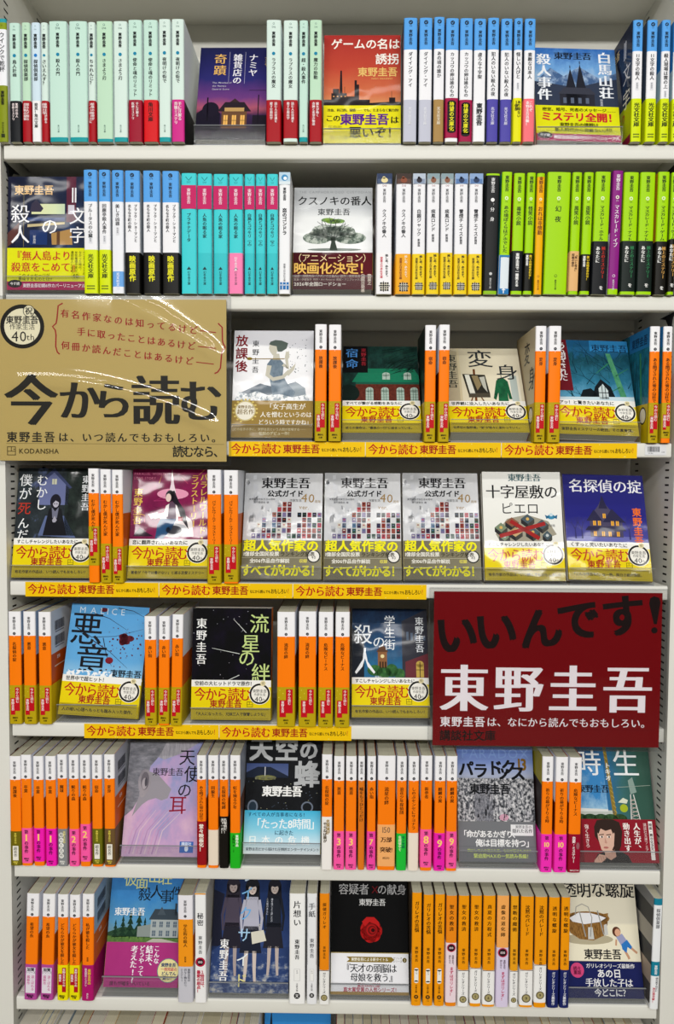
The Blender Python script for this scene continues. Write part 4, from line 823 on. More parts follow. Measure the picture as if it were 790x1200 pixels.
def a_namiya(m):
    bg(m, 'namiya', [(0, '171b46'), (.35, '2b2a6c'), (.55, '6a3a7c'), (.66, 'a8546a'), (.74, '39264a'), (1, '17141f')], b=1, noise=.12, scale=4)
    m.p([(0, .72), (.2, .62), (.34, .72), (.34, .9), (0, .9)], '1a1626', 2); m.l([(.16, .80), (.15, .55)], .02, '15121c', 3); m.e(.2, .68, .12, .08, '1d1828', 3)
    house(m, .36, .70, .72, .88, '6a4a34', '2a2028', 'f0b860', 3, 3, 1, .06, .10); m.p([(.30, .70), (.54, .56), (.78, .70)], '3a2a2c', 3)
    m.r(.40, .66, .68, .70, 'c09a60', 6); m.r(.8, .74, 1, .95, '1f1a26', 2)
    m.p([(.30, .9), (.75, .9), (.95, 1), (.2, 1)], '2a2632', 2); m.r(.87, .52, .885, .92, '18151e', 3); m.r(.74, .47, 1, .475, '18151e', 3)
    col(m, 'ナミヤ', .78, .115, .135, 'f0eef4', 'm'); col(m, '雑貨店の', .555, .115, .135, 'f0eef4', 'm'); col(m, '奇蹟', .30, .13, .185, 'e0b060', 'm', p=1.1)
    m.r(.66, .05, .664, .40, 'b8b4cc', 4); m.r(.43, .05, .434, .40, 'b8b4cc', 4)
    for k, s in enumerate(('The Miracles of', 'the Namiya', 'General Store')): T(m, s, .20, .39 + .035 * k, .038, 'd8d4e0', l=6)
    col(m, 'ナミヤ', .97, .12, .06, 'b8a070', 'm')
def a_game(m):
    bg(m, 'game', [(0, 'a8302c'), (.3, 'bc4634'), (.55, 'cf7048'), (.68, 'd89a68'), (1, 'd89a68')], b=1, noise=.10, scale=5)
    K = '241c20'
    m.p([(0, .60), (.10, .60), (.10, .54), (.30, .54), (.30, .57), (.40, .57), (.40, .46), (.46, .46), (.46, .60), (.60, .60), (.60, .63), (.85, .62), (.85, .58), (.93, .58), (.93, .62), (1, .62), (1, .70), (0, .70)], K, 3)
    m.p([(.205, .54), (.215, .33), (.235, .33), (.245, .54)], K, 3); m.r(.12, .50, .2, .54, K, 3); m.r(.40, .42, .43, .46, K, 3); m.r(.27, .48, .275, .54, K, 3); m.r(.88, .52, .885, .58, K, 3)
    for q in range(4): m.r(.12 + .05 * q, .565, .14 + .05 * q, .575, 'd8a068', 4)
    T(m, 'ゲームの名は', .09, .085, .150, 'f6efe6', sty='b'); T(m, '誘拐', .67, .225, .155, 'f6efe6', sty='b'); T(m, AUTH, .44, .345, .13, 'e8c070', sty='b')
    T(m, 'KEIGO HIGASHINO', .62, .405, .03, 'e8c070')
def b_game(m):
    m.r(0, .655, 1, 1, 'e9e01a', 1); Kc = '1b1a14'
    T(m, '冷血、利己的、強情── でも、たまらなく魅力的!', .05, .70, .044, Kc, sty='M')
    T(m, 'この', .03, .775, .10, Kc, sty='M', pitch=.95); T(m, AUTH, .215, .785, .158, '5c1f88', sty='x'); T(m, 'は', .865, .79, .11, Kc, sty='M')
    T(m, '悪いぞ！', .33, .905, .163, Kc, sty='b'); T(m, '角川文庫', .08, .95, .06, '8a8420', sty='r'); T(m, '圧倒的', .06, .86, .06, '8a8420', sty='r')
def a_hakuba(m):
    bg(m, 'hakuba', [(0, '2f66b0'), (.22, '6ea2d8'), (.4, 'a8c4dc'), (.55, '6b7c98'), (1, '2b3140')], b=1, noise=.45, scale=5)
    m.p([(0, .38), (.2, .22), (.36, .31), (.55, .20), (.8, .33), (1, .26), (1, .5), (0, .5)], art('snowpeak', [(.35, '44618c'), (.55, '8fa8c8'), (.7, 'c4d2e4')], a=0, b=0, off=.42, noise=1.3, scale=8), 2)
    m.p([(0, .37), (.2, .39), (.5, .43), (.8, .36), (1, .33), (1, .70), (0, .70)], '333c50', 3)
    K = '23252f'
    for u, h in ((.44, .22), (.56, .17)): m.p([(u, h), (u + .065, .45), (u + .065, .66), (u - .065, .66), (u - .065, .45)], K, 4); m.l([(u, h - .03), (u, h)], .01, K, 4)
    m.r(.3, .5, .72, .66, '2b2c36', 4); m.p([(.28, .5), (.36, .43), (.66, .43), (.74, .5)], '3a3c48', 5)
    for q in range(4): m.r(.34 + .09 * q, .54, .38 + .09 * q, .60, '5a6478', 6)
    T(m, AUTH, .25, .085, .115, '18202e', sty='M'); col(m, '白馬山荘', .865, .10, .175, 'eef2f8', 'M'); col(m, '殺人事件', .12, .13, .175, 'eef2f8', 'M'); col(m, '新装版', .80, .56, .035, 'd8dce4')
def b_nana(m, lines):
    m.r(0, .63, 1, 1, 'dfe015', 1); m.r(0, .925, 1, 1, 'a81050', 2)
    T(m, AUTH + '初期6作カバーリニューアル', .20, .962, .052, 'f6e8ee', sty='b'); m.e(.1, .945, .09, .035, '1a1418', 3); T(m, '今す読', .04, .945, .04, 'f6f0f0', sty='b')
    m.c(.86, .875, .06, 'cfd010', 2); T(m, '40', .82, .875, .07, '5a6010', sty='m')
    for tx, u, v, s, c, st in lines: T(m, tx, u, v, s, c, sty=st)
def b_hakuba(m): b_nana(m, [('密室、暗号、死者のメッセージ……', .08, .672, .055, '24260a', 'M'), ('ミステリ全開！', .06, .75, .135, 'c81a30', 'x'), (AUTH + 'の挑戦は', .28, .83, .058, '24260a', 'M'), ('新人時代から容赦ない。', .22, .885, .058, '24260a', 'M')])
def a_eleven(m):
    bg(m, 'eleven', NIGHT[0], **NIGHT[1])
    m.p([(.30, .24), (.72, .24), (.72, .33), (.30, .33)], art('lit', [(0, 'e8dca0'), (.6, 'd8e4b8'), (1, '8ab0b4')], a=1, b=0), 3); m.p([(.30, .24), (.36, .20), (.45, .28), (.42, .31), (.28, .31)], '3a3548', 4)
    m.r(.74, .0, .86, .40, '5a2438', 2); m.r(.76, .25, .84, .33, 'd0ccd8', 4); m.r(.25, .36, .72, .39, '34487a', 3); m.p([(.25, .42), (.72, .40), (.72, .42), (.25, .445)], 'c8b88c', 4)
    m.r(.2, .10, .205, .62, '8a8050', 3); m.p([(.55, .5), (.8, .46), (.82, .60), (.56, .60)], 'b08850', 3); m.r(.28, .47, .5, .60, '1c3468', 3); m.p([(.0, .50), (.15, .40), (.12, .55), (0, .62)], '5a3430', 3)
    m.r(.62, .48, .66, .6, '604028', 4); m.r(0, 0, .1, .64, '141832', 2)
    T(m, AUTH, .08, .12, .125, 'e6bf86', sty='b'); T(m, '11', .80, .16, .19, 'f2f2f6', sty='t', sy=1.4); col(m, '文字', .885, .35, .22, 'f2f2f6', 't', p=1.08); T(m, 'の', .42, .44, .22, 'f2f2f6', sty='t'); col(m, '殺人', .16, .33, .24, 'f2f2f6', 't', p=1.08)
    col(m, '新装版', .34, .53, .035, 'e4e4e8')
def b_eleven(m):
    b_nana(m, [('『無人島より', .06, .70, .125, 'c0202c', 'm'), ('殺意をこめて』', .05, .80, .125, 'c0202c', 'm'), ('このメッセージが', .14, .872, .05, '2a2c08', 'r'), ('意味するものとは!?', .14, .905, .05, '2a2c08', 'r')])
    for k, s in enumerate(('インターネットの', 'なかった時代、', '女性推理作家が', '連続殺人に迫る。')): col(m, s, .97 - .05 * k, .67, .038, '2a2c08')
def a_kusu(m):
    bg(m, 'kusu', [(0, 'aeb1b4'), (.2, 'c6c9cc'), (.3, 'eceeee'), (1, 'f2f3f3')], b=1)
    T(m, 'THE CAMPHORWOOD CUSTODIAN', .06, .045, .045, '8e9296', pitch=1.15)
    T(m, 'クスノキの番人', .04, .135, .137, '1a1c1e', sty='m'); T(m, AUTH, .30, .245, .10, '3c4042', sty='m', pitch=1.05)
    leaf = art('camphor', [(.35, '4a5a52'), (.5, '7e8c80'), (.62, 'b8c0b6')], a=0, b=0, off=.5, noise=1.5, scale=14)
    for u, v, a, b in ((.5, .46, .30, .07), (.3, .50, .18, .06), (.72, .50, .20, .06), (.42, .42, .18, .05), (.6, .43, .18, .05)): m.e(u, v, a, b, leaf, 2)
    g = art('camphorgreen', [(.4, '8ab04a'), (.6, '6a8a5a')], a=0, b=0, off=.5, noise=1, scale=20)
    for u, v in ((.44, .325), (.5, .34), (.56, .335)): m.e(u, v, .09, .022, g, 3)
    rnd = random.Random(5)
    m.p([(.46, .62), (.48, .54), (.47, .48), (.53, .48), (.53, .54), (.56, .62)], '3c463e', 4)
    for a in (-2.8, -2.3, -1.8, -1.3, -.8, -.35): branch(m, .5, .52, a, .14, .022, '465048', 4, 2, rnd)
    m.e(.52, .615, .34, .014, '7c8680', 3)
def b_kusu(m):
    m.r(0, .645, 1, 1, art('kusuband', [(0, '431018'), (1, '5c1a22')], a=1, b=0), 1); G = 'e6b868'
    T(m, '（アニメーション）', .0, .70, .118, 'f0d8a8', sty='r', pitch=.98); T(m, '映画化決定！', .01, .80, .165, 'ecbe60', sty='b')
    T(m, '出演・高橋文哉「クスノキの番人」原作・東野圭吾', .02, .872, .036, 'e0c8b8'); T(m, '監督・伊藤智彦 制作・A-1 Pictures 配給・アニプレックス', .02, .905, .032, 'e0c8b8'); T(m, '2026年全国ロードショー', .02, .95, .058, 'f4ece0', sty='b'); col(m, '公開日発表', .88, .87, .05, 'f0e0d0', 'b'); col(m, '実業之', .96, .87, .05, 'f0e0d0', 'b')
def a_after(m):
    bg(m, 'after', [(0, 'd4d4da'), (.11, 'd4d4da'), (.13, 'f4f4f6'), (1, 'f2f2f5')], b=1, a=-.06)
    col(m, '放課後', .10, .10, .155, '7c1420', 'b', p=1.08); col(m, AUTH, .275, .125, .085, '3c3e42', 'm', p=1.12 * 1.2)
    D = art('dress', [(.3, '56687a'), (.7, '8798a4')], a=0, b=0, off=.5, noise=.8, scale=12)
    m.p([(.42, .32), (.47, .27), (.58, .27), (.63, .31), (.62, .42), (.68, .50), (.78, .58), (.76, .62), (.50, .62), (.47, .50), (.44, .40)], D, 4)
    m.p([(.62, .52), (.78, .48), (.90, .54), (.92, .64), (.66, .64)], '8e9aa4', 3); m.p([(.06, .60), (.34, .50), (.50, .53), (.52, .60), (.12, .64)], '66727e', 3)
    sk = 'c8c4b4'
    m.p([(.50, .22), (.57, .22), (.585, .28), (.49, .28)], sk, 4); m.p([(.45, .12), (.52, .11), (.55, .17), (.535, .22), (.49, .235), (.455, .20), (.44, .17)], sk, 5)
    m.p([(.44, .13), (.46, .105), (.52, .09), (.60, .095), (.68, .12), (.66, .17), (.60, .20), (.55, .20), (.535, .15), (.47, .14)], '54605a', 6)
    m.l([(.45, .33), (.43, .42), (.50, .46), (.62, .44), (.70, .38)], .06, sk, 5, .04); m.l([(.62, .32), (.68, .36), (.66, .25), (.67, .20)], .045, sk, 5, .03)
    m.p([(.66, .40), (.78, .31), (.76, .37), (.69, .43)], sk, 6); m.p([(.64, .26), (.69, .19), (.70, .25), (.67, .29)], sk, 6)
    m.l([(.17, .27), (.64, .268)], .010, '8a7434', 7); m.e(.20, .268, .035, .014, '9c8434', 7)
    rnd = random.Random(2)
    for q in range(38): m.c(rnd.uniform(.7, .92), rnd.uniform(.08, .4), rnd.uniform(.003, .008), '5c646c', 3, 6)
    sp = art('splash', [(.4, '96a2ac'), (.55, 'f4f5f6')], a=0, b=0, off=.52, noise=1.6, scale=16)
    m.p([(.02, .66), (.08, .58), (.2, .60), (.3, .57), (.44, .61), (.6, .60), (.74, .63), (.92, .60), (.98, .66)], sp, 7)
def b_after(m):
    m.r(0, .66, 1, 1, '9c8040', 1); m.c(.165, .755, .13, 'cfc08a', 2); m.c(.165, .755, .115, 'efe9d8', 3); T(m, '東野圭吾の', .07, .72, .042, '7a6020', sty='M'); T(m, '超名作', .065, .765, .07, '7a6020', sty='m')
    for a in range(20, 340, 20):
        q = math.radians(a + 90); m.e(.165 + .145 * math.cos(q), .755 + .145 * math.sin(q) * m.W / m.H, .014, .008, 'd8c26a', 3)
    T(m, '「女子高生が', .42, .715, .082, 'f4f0e4', sty='m'); T(m, '人を憎むというのは', .35, .79, .075, 'f4f0e4', sty='m'); T(m, 'どういう時ですかね」', .33, .86, .072, 'f4f0e4', sty='m')
    T(m, 'この名手の手に、東野圭吾という人間が登場する──', .03, .925, .037, 'e8dcb0'); T(m, '伝説のデビュー作！', .34, .962, .045, 'e8dcb0', sty='b')
def b_kod(top, bottom):
    """the yellow anniversary band of the reissued paperbacks"""
    def f(m):
        m.r(0, .645, 1, .705, 'f2f1ec', 1); m.r(0, .705, 1, 1, 'e9d20a', 1); m.r(0, .895, 1, 1, 'b9a40e', 2); m.r(.03, .906, .97, .909, '6a5c10', 3); m.r(.03, .988, .97, .990, '6a5c10', 3)
        T(m, top, .04, .676, .058 if len(top) < 14 else .052, '1e1c16', sty='b'); 
        T(m, '今から読む', .04, .775, .148, 'b81a1c', sty='m', pitch=.95, sy=1.15); T(m, AUTH, .23, .858, .10, 'a4141c', sty='b', pitch=1.02)
        m.c(.86, .765, .135, 'f4f1e6', 4, 28); m.c(.86, .765, .128, '1c1a16', 5, 28); m.c(.86, .765, .105, 'f2efe6', 6, 28); m.c(.90, .672, .034, 'e8dcae', 7); T(m, '祝', .90, .672, .04, '4a3c10', center=True, l=8)
        T(m, AUTH, .86, .74, .045, '2a2822', center=True, l=8, sty='r'); T(m, '作家生活', .86, .772, .036, '2a2822', center=True, l=8); T(m, '40', .845, .812, .085, '2a2822', center=True, l=8, sty='t'); T(m, 'th', .905, .815, .045, '2a2822', center=True, l=8)
        for a in ((.70, .835, .775, .840), (.70, .878, .775, .883), (.70, .835, .706, .883), (.769, .835, .775, .883), (.73, .835, .735, .86), (.70, .86, .775, .864)): m.r(*a, '7c6c10', 4)
        T(m, bottom, .04, .948, min(.055, .92 / (len(bottom) * 1.0)), '221e08', sty='b')
    return f
def a_mansion(m):
    bg(m, 'mansion', [(.3, '0b1a18'), (.5, '15302c'), (.75, '1f4a42')], a=0, b=-.1, off=.55, noise=.9, scale=7)
    m.p([(.12, .43), (.24, .27), (.94, .27), (1, .36), (1, .43)], art('roofgreen', [(0, '155c46'), (1, '1f8a64')], a=0, b=0, off=.5, noise=.6, scale=12, stretch=(1, 8)), 3)
    m.r(.17, .43, 1, .66, art('mbrick', [(.3, '4a1e18'), (.7, '6e3326')], a=0, b=0, off=.5, noise=.9, scale=30), 3); m.r(.17, .43, 1, .455, '1c5846', 4)
    for u in (.30, .50, .70, .88): m.r(u, .52, u + .10, .66, 'a8bcb0', 5); m.e(u + .05, .52, .05, .03, 'a8bcb0', 5); [m.r(u + .032 * q, .50, u + .032 * q + .006, .66, '3a5a4c', 6) for q in (1, 2)]; [m.r(u, .54 + .03 * q, u + .1, .543 + .03 * q, '3a5a4c', 6) for q in range(4)]
    for u in (.52, .80): m.r(u, .34, u + .10, .40, 'a8bcb0', 5); m.e(u + .05, .34, .05, .025, 'a8bcb0', 5); m.r(u + .047, .32, u + .053, .40, '3a5a4c', 6)
    rnd = random.Random(4)
    for q in range(60):
        a = rnd.uniform(2.2, 3.6); u, v = rnd.uniform(.65, 1.0), rnd.uniform(.02, .30); m.l([(u, v), (u + .18 * math.cos(a), v + .10 * abs(math.sin(a)) + .02)], .014, rnd.choice(('12332c', '0e2420', '1c463a')), 4, .003)
    m.e(.08, .56, .14, .10, '10201c', 4); m.r(0, 0, .33, .32, '0c0d10', 5)
    col(m, '宿命', .12, .085, .17, '4a8ad0', 'm', l=6, p=1.15, sy=.95); col(m, AUTH, .275, .05, .07, 'a02430', 'm', l=6, p=1.1)
def a_henshin(m):
    bg(m, 'henshin', [(0, 'b8ae94'), (.3, 'd8cfb4'), (.6, 'e8e0c8'), (1, 'cfc4a6')], a=.6, b=.3, noise=.2, scale=3)
    m.r(.17, .0, .20, .66, 'c8bc9a', 2); m.p([(.0, .0), (.17, .04), (.17, .66), (0, .66)], 'b0a588', 2); m.r(.80, .30, .96, .66, 'ece6d4', 3); m.r(.84, .34, .93, .66, 'b8c4c0', 4)
    m.l([(.38, .26), (.37, .66)], .03, '6a3c1e', 3); m.l([(.30, .66), (.38, .50), (.48, .66)], .02, '6a3c1e', 3)
    m.p([(.22, .32), (.52, .33), (.56, .56), (.28, .57)], '2c2a24', 4); m.p([(.25, .33), (.31, .33), (.37, .56), (.30, .56)], 'd8d8cc', 5); m.p([(.34, .34), (.42, .34), (.46, .45), (.40, .52)], '8a7a58', 5); m.p([(.44, .36), (.51, .35), (.53, .54), (.48, .48)], 'b8b8ac', 5); m.r(.28, .55, .56, .60, '4a4438', 5)
    G = art('coat', [(.3, '123c28'), (.6, '1f6a44')], a=0, b=0, off=.5, noise=.8, scale=10)
    m.p([(.66, .40), (.70, .37), (.76, .37), (.81, .41), (.84, .62), (.80, .62), (.79, .54), (.79, .66), (.66, .66), (.67, .54), (.63, .63), (.60, .61)], G, 5); m.l([(.73, .30), (.73, .37)], .008, '4a4030', 5)
    T(m, '変', .30, .135, .32, '2e3236', sty='t', sy=1.0, sx=1.1); T(m, '身', .66, .30, .28, '2e3236', sty='t', sx=1.1); col(m, AUTH, .085, .13, .145, '30332e', 'm', p=1.02)
def a_snow(m):
    bg(m, 'snow', [(0, '1c5a86'), (.14, '1c587c'), (.2, '154654'), (.45, '2a708c'), (.62, '5a9cbc'), (.75, '1c4450'), (1, '1c4450')], b=1, noise=.35, scale=9)
    rnd = random.Random(8)
    for q in range(26):
        u = rnd.uniform(.05, 1); v = rnd.uniform(.15, .65); branch(m, u, v, rnd.uniform(-2.6, -.5), rnd.uniform(.08, .18), .012, rnd.choice(('123c48', '0f3040', '1c5866')), 3, 2, rnd)
    m.p([(.70, .14), (.76, .14), (.92, .64), (.84, .64)], art('trunk', [(.3, '2f7a58'), (.7, '5aa074')], a=0, b=0, off=.5, noise=.8, scale=14), 4)
    for q in ((.72, .25, .55, .36), (.80, .38, .97, .30), (.84, .5, .7, .56)): m.l([(q[0], q[1]), (q[2], q[3])], .018, '2f7a58', 4, .006)
    m.p([(.30, .64), (.36, .54), (.46, .52), (.52, .56), (.55, .64)], '10181c', 5); m.p([(.46, .64), (.52, .50), (.60, .42), (.72, .50), (.76, .60), (.76, .64)], '12191e', 5); m.p([(.56, .52), (.62, .47), (.68, .54), (.68, .63), (.56, .63)], 'c8d4d4', 6)
    for u in (.60, .64): m.r(u, .47, u + .008, .63, '12191e', 7)
    m.r(.5, .56, .74, .568, '12191e', 7); m.p([(0, .62), (1, .60), (1, .66), (0, .66)], 'c8dce4', 6)
    m.p([(.0, .0), (.20, .0), (.24, .55), (.06, .55)], '6a1420', 6); m.r(.0, .55, .04, .60, '6a1420', 6); col(m, 'ある閉ざされた', .125, .065, .115, 'f0e8e8', 'm', l=8, p=.72); col(m, '雪の山荘で', .04, .16, .09, 'f0e8e8', 'm', l=8)
    m.r(.50, 0, 1, .12, '2b80ba', 6); T(m, AUTH, .52, .085, .12, '122a44', sty='m', l=8)
def a_mukashi(m):
    bg(m, 'mukashi', [(.25, '16191e'), (.5, '2c3438'), (.62, '55628a'), (.8, '8892b8')], a=0, b=-.15, off=.5, noise=.9, scale=5)
    m.p([(.28, .12), (.46, .02), (.66, .16), (.66, .34), (.28, .34)], '68709c', 3); m.p([(.22, .16), (.46, .0), (.70, .18), (.67, .19), (.46, .04), (.25, .18)], '3c4468', 4); m.r(.44, .10, .50, .15, 'c8c8b0', 5); m.r(.465, .10, .47, .15, '3c4468', 6)
    m.r(.62, .0, 1, .62, art('darkwood', [(.3, '101314'), (.6, '26302c'), (.8, '3a4640')], a=0, b=0, off=.5, noise=1, scale=8), 3)
    m.p([(.3, .62), (.38, .44), (.62, .44), (.78, .64)], '5a6890', 3)
    K = '15161c'
    m.p([(.42, .38), (.50, .34), (.58, .38), (.66, .62), (.36, .62)], K, 5); m.p([(.455, .36), (.50, .40), (.545, .36), (.53, .46), (.47, .46)], '6e7084', 6)
    m.e(.50, .31, .07, .07, '1c1a26', 6); m.e(.505, .325, .038, .038, 'b4b0c0', 7); m.p([(.46, .28), (.55, .28), (.54, .315), (.50, .30), (.465, .33)], '1c1a26', 8); m.e(.49, .33, .007, .006, '1c1a26', 8); m.e(.52, .33, .007, .006, '1c1a26', 8)
    m.p([(.47, .48), (.50, .44), (.53, .48), (.51, .50), (.48, .50)], 'a4a2b0', 7)
    col(m, 'むかし', .315, .115, .15, 'eceef0', 't', p=1.05); col(m, '僕が', .105, .115, .165, 'eceef0', 't', p=1.06); T(m, '死', .02, .375, .17, 'b83424', sty='t'); col(m, 'んだ家', .105, .51, .15, 'eceef0', 't', p=1.0)
    col(m, AUTH, .88, .105, .11, 'eceef0', 'm', p=1.06)
def a_parallel(m):
    bg(m, 'parallel', [(.2, '4c0d36'), (.5, '7c1448'), (.75, '9c1a5c')], a=.1, b=-.1, off=.5, noise=.8, scale=4)
    rnd = random.Random(12)
    for q in range(24):
        u, v = rnd.uniform(0, 1), rnd.uniform(0, .62); m.l([(u, v), (u + rnd.uniform(-.2, .2), v + rnd.uniform(-.12, .12))], .008, rnd.choice(('c8486c', 'b0306a', 'd8a050', '3a0c2c')), 2, .002)
    T(m, 'PARALLEL WORLD', .02, .045, .042, 'd87898'); T(m, 'LOVE STORY', .02, .085, .042, 'd87898')
    m.p([(.50, .0), (.53, .14), (.56, .22), (.47, .22), (.49, .14)], 'f0dce4', 3); m.e(.52, .23, .20, .05, 'e89ab8', 2)
    m.p([(.34, .44), (.42, .40), (.62, .38), (.78, .48), (.80, .62), (.56, .62), (.52, .54)], 'e8e0de', 3)
    m.p([(.44, .36), (.50, .30), (.58, .31), (.62, .38), (.60, .48), (.46, .48)], '5c4458', 4); m.p([(.56, .32), (.64, .34), (.70, .52), (.58, .50)], 'ece4e4', 5); m.p([(.44, .34), (.48, .32), (.47, .44), (.30, .46), (.28, .43), (.42, .40)], 'ece4e4', 5)
    m.p([(.38, .46), (.58, .46), (.52, .56), (.42, .64), (.32, .64), (.34, .52)], '1c4a74', 5); m.e(.55, .56, .17, .07, 'b8b8bc', 4); m.e(.55, .56, .10, .04, '34343c', 5)
    m.p([(.22, .42), (.34, .40), (.36, .44), (.26, .46)], 'f4f0ee', 6)
    m.e(.485, .25, .055, .055, '1c1420', 6); m.e(.468, .265, .034, .038, 'e8cdc4', 7); m.p([(.46, .21), (.54, .20), (.60, .30), (.68, .38), (.74, .56), (.64, .46), (.58, .34), (.52, .30), (.50, .24)], '1c1420', 6)
    m.p([(.04, .62), (.12, .54), (.2, .58), (.3, .62)], '2a0c24', 3); m.r(.60, .44, .66, .48, 'a01c30', 6)
    col(m, 'パラレルワールド・', .91, .075, .10, 'e8c452', 'm', p=.97); col(m, 'ラブストーリー', .795, .085, .10, 'e8c452', 'm', p=.97); col(m, AUTH, .085, .22, .115, 'e8c452', 'm', p=1.02)
def a_guide(m):
    bg(m, 'guide', [(.3, 'aeb0b4'), (.5, 'd2d3d6'), (.7, 'ececee')], a=.15, b=.2, off=.32, noise=.35, scale=3)
    rnd = random.Random(21)
    for q in range(46):
        u, v = rnd.uniform(0, .45), rnd.uniform(.02, .55); w = rnd.uniform(.03, .06); a = rnd.uniform(-.02, .02); m.p([(u, v + a), (u + w, v - a), (u + w, v + w - a), (u, v + w + a)], rnd.choice(('c4c6cb', 'b8bac0', 'dcdde0')), 2)
    pal = ('1c2430', '3a2a44', '22405c', '6a2430', 'c8c4b8', '2c4c3c', '8a3a2c', '14161c', '4a6a8a', 'a83444', '746a90')
    rows = ((.28, (8, 9)), (.33, (7, 8, 9)), (.38, (6, 7, 8, 9, 11, 12, 13, 14, 15)), (.43, (4, 6, 7, 8, 9, 12, 13, 15)), (.48, (3, 4, 6, 7, 8, 9, 11, 12, 13, 14, 15)), (.53, (4, 5, 6, 7, 8, 9, 11, 12, 13, 14, 15)), (.58, (2, 3, 4, 5, 6, 7, 9, 10, 11, 12, 13, 14, 15)))
    for v, us in rows:
        for q in us:
            u = q * .064 - .02; c = rnd.choice(pal); m.r(u, v, u + .05, v + .044, c, 3); m.r(u + .012, v + .012, u + .036, v + .022, rnd.choice(pal), 4)
    T(m, AUTH, .21, .098, .155, '141418', sty='M', pitch=1.02); T(m, '公式ガイド', .29, .20, .092, '141418', sty='x', pitch=1.02)
    T(m, '40', .72, .235, .16, '9a7c48', sty='l', ang=-4); T(m, '周年', .90, .275, .04, '9a7c48'); T(m, 'ver.', .70, .325, .075, '9a7c48', sty='l', ang=-4)
    T(m, '作家生活', .58, .265, .038, '2a2a2e'); T(m, '東野圭吾作家生活40周年', .06, .255, .03, '3a3a3e'); T(m, '実行委員会 編', .12, .285, .03, '3a3a3e')
def b_guide(m):
    m.r(0, .645, 1, 1, art('guideband', [(.3, '6a6450'), (.6, '8c866e')], a=.3, b=0, off=.3, noise=.3, scale=3), 1); Y = 'f2ea1c'
    T(m, '超人気作家の', .015, .695, .155, Y, sty='x', pitch=1.02); T(m, '1億部全国民投票', .02, .772, .062, 'f0ede2', sty='b'); T(m, 'ランキング発表', .48, .772, .062, '3a3628', sty='b')
    m.r(0, .805, 1, .807, 'd8d2b8', 3); T(m, '全106作品自作解説', .10, .835, .06, 'f0ede2', sty='b'); T(m, '収録', .72, .835, .05, 'e8dc60', sty='b')
    m.c(.90, .79, .085, '2a2a2a', 3); m.c(.90, .79, .07, 'efece4', 4); T(m, '40', .90, .80, .05, '2a2822', center=True, l=6)
    T(m, 'すべてがわかる！', 0, .925, .138, Y, sty='x', pitch=.91, sy=1.1)
def a_pierrot(m):
    bg(m, 'pierrot', [(0, 'f2f2ee'), (1, 'e6e5dc')], b=1)
    T(m, AUTH, .33, .055, .105, '4a6a70', sty='M', pitch=1.0); T(m, '十字屋敷の', .04, .19, .185, '1c1c1e', sty='m', pitch=1.0); T(m, 'ピエロ', .22, .345, .165, '1c1c1e', sty='r', pitch=1.0)
    rnd = random.Random(3)
    m.p([(.15, .58), (.30, .44), (.55, .40), (.82, .46), (.92, .58), (.70, .645), (.2, .645)], 'a09a88', 2)
    for u, v, w in ((.22, .52, .16), (.36, .47, .17), (.56, .44, .17), (.74, .49, .16), (.40, .56, .18), (.62, .56, .18), (.26, .60, .14), (.80, .59, .12)):
        m.p([(u - w / 2, v), (u, v - .045), (u + w / 2, v), (u, v + .045)], rnd.choice(('5c7a80', '7a8a70', '8a5a44', 'c8a878', '4a5a62')), 3); m.p([(u - w / 2, v), (u, v + .045), (u, v + .085), (u - w / 2, v + .04)], '2a2a2c', 3); m.p([(u + w / 2, v), (u, v + .045), (u, v + .085), (u + w / 2, v + .04)], '44443f', 3); m.c(u, v, .02, rnd.choice(('d8b060', 'c0c8c8')), 4)
    m.l([(.20, .60), (.78, .48)], .05, 'a02424', 5); m.l([(.34, .46), (.70, .62)], .05, 'a02424', 5)
    m.e(.86, .42, .05, .022, '3a8ab0', 4); m.p([(.78, .40), (.84, .42), (.80, .44)], '2a6a90', 4); m.p([(.94, .40), (.88, .42), (.93, .44)], '2a6a90', 4); m.c(.86, .40, .022, 'c8dce4', 5); T(m, '新装版', .80, .50, .035, '4a4a4a')
def a_okite(m):
    bg(m, 'okite', [(0, '2a2a74'), (.4, '24247c'), (.62, '4a4a98'), (1, '4a4a98')], b=1, noise=.22, scale=5)
    T(m, '名探偵の掟', .07, .115, .182, 'eeeef6', sty='m', pitch=1.0)
    K = '2c2a48'
    rnd = random.Random(9)
    for u in (.12, .2, .78): branch(m, u, .62, -1.6, .12, .02, '35336a', 3, 3, rnd)
    m.p([(.30, .60), (.30, .44), (.36, .36), (.42, .30), (.47, .22), (.52, .30), (.58, .36), (.66, .40), (.70, .46), (.70, .60)], '4a4560', 4)
    m.p([(.26, .45), (.36, .34), (.46, .45)], K, 5); m.p([(.46, .46), (.58, .33), (.74, .46)], K, 5); m.p([(.42, .33), (.47, .20), (.53, .33)], K, 6); m.p([(.24, .54), (.74, .54), (.70, .50), (.28, .50)], K, 5)
    for u, v in ((.34, .47), (.40, .47), (.56, .47), (.62, .47), (.34, .57), (.44, .57), (.52, .57), (.62, .57), (.465, .40)): m.r(u, v - .022, u + .035, v + .022, 'f0b040', 7); m.r(u + .015, v - .022, u + .02, v + .022, '3a2a20', 8)
    m.e(.5, .62, .5, .03, '6a6cb0', 3); col(m, AUTH, .885, .36, .115, 'f0701c', 'b', p=1.06)
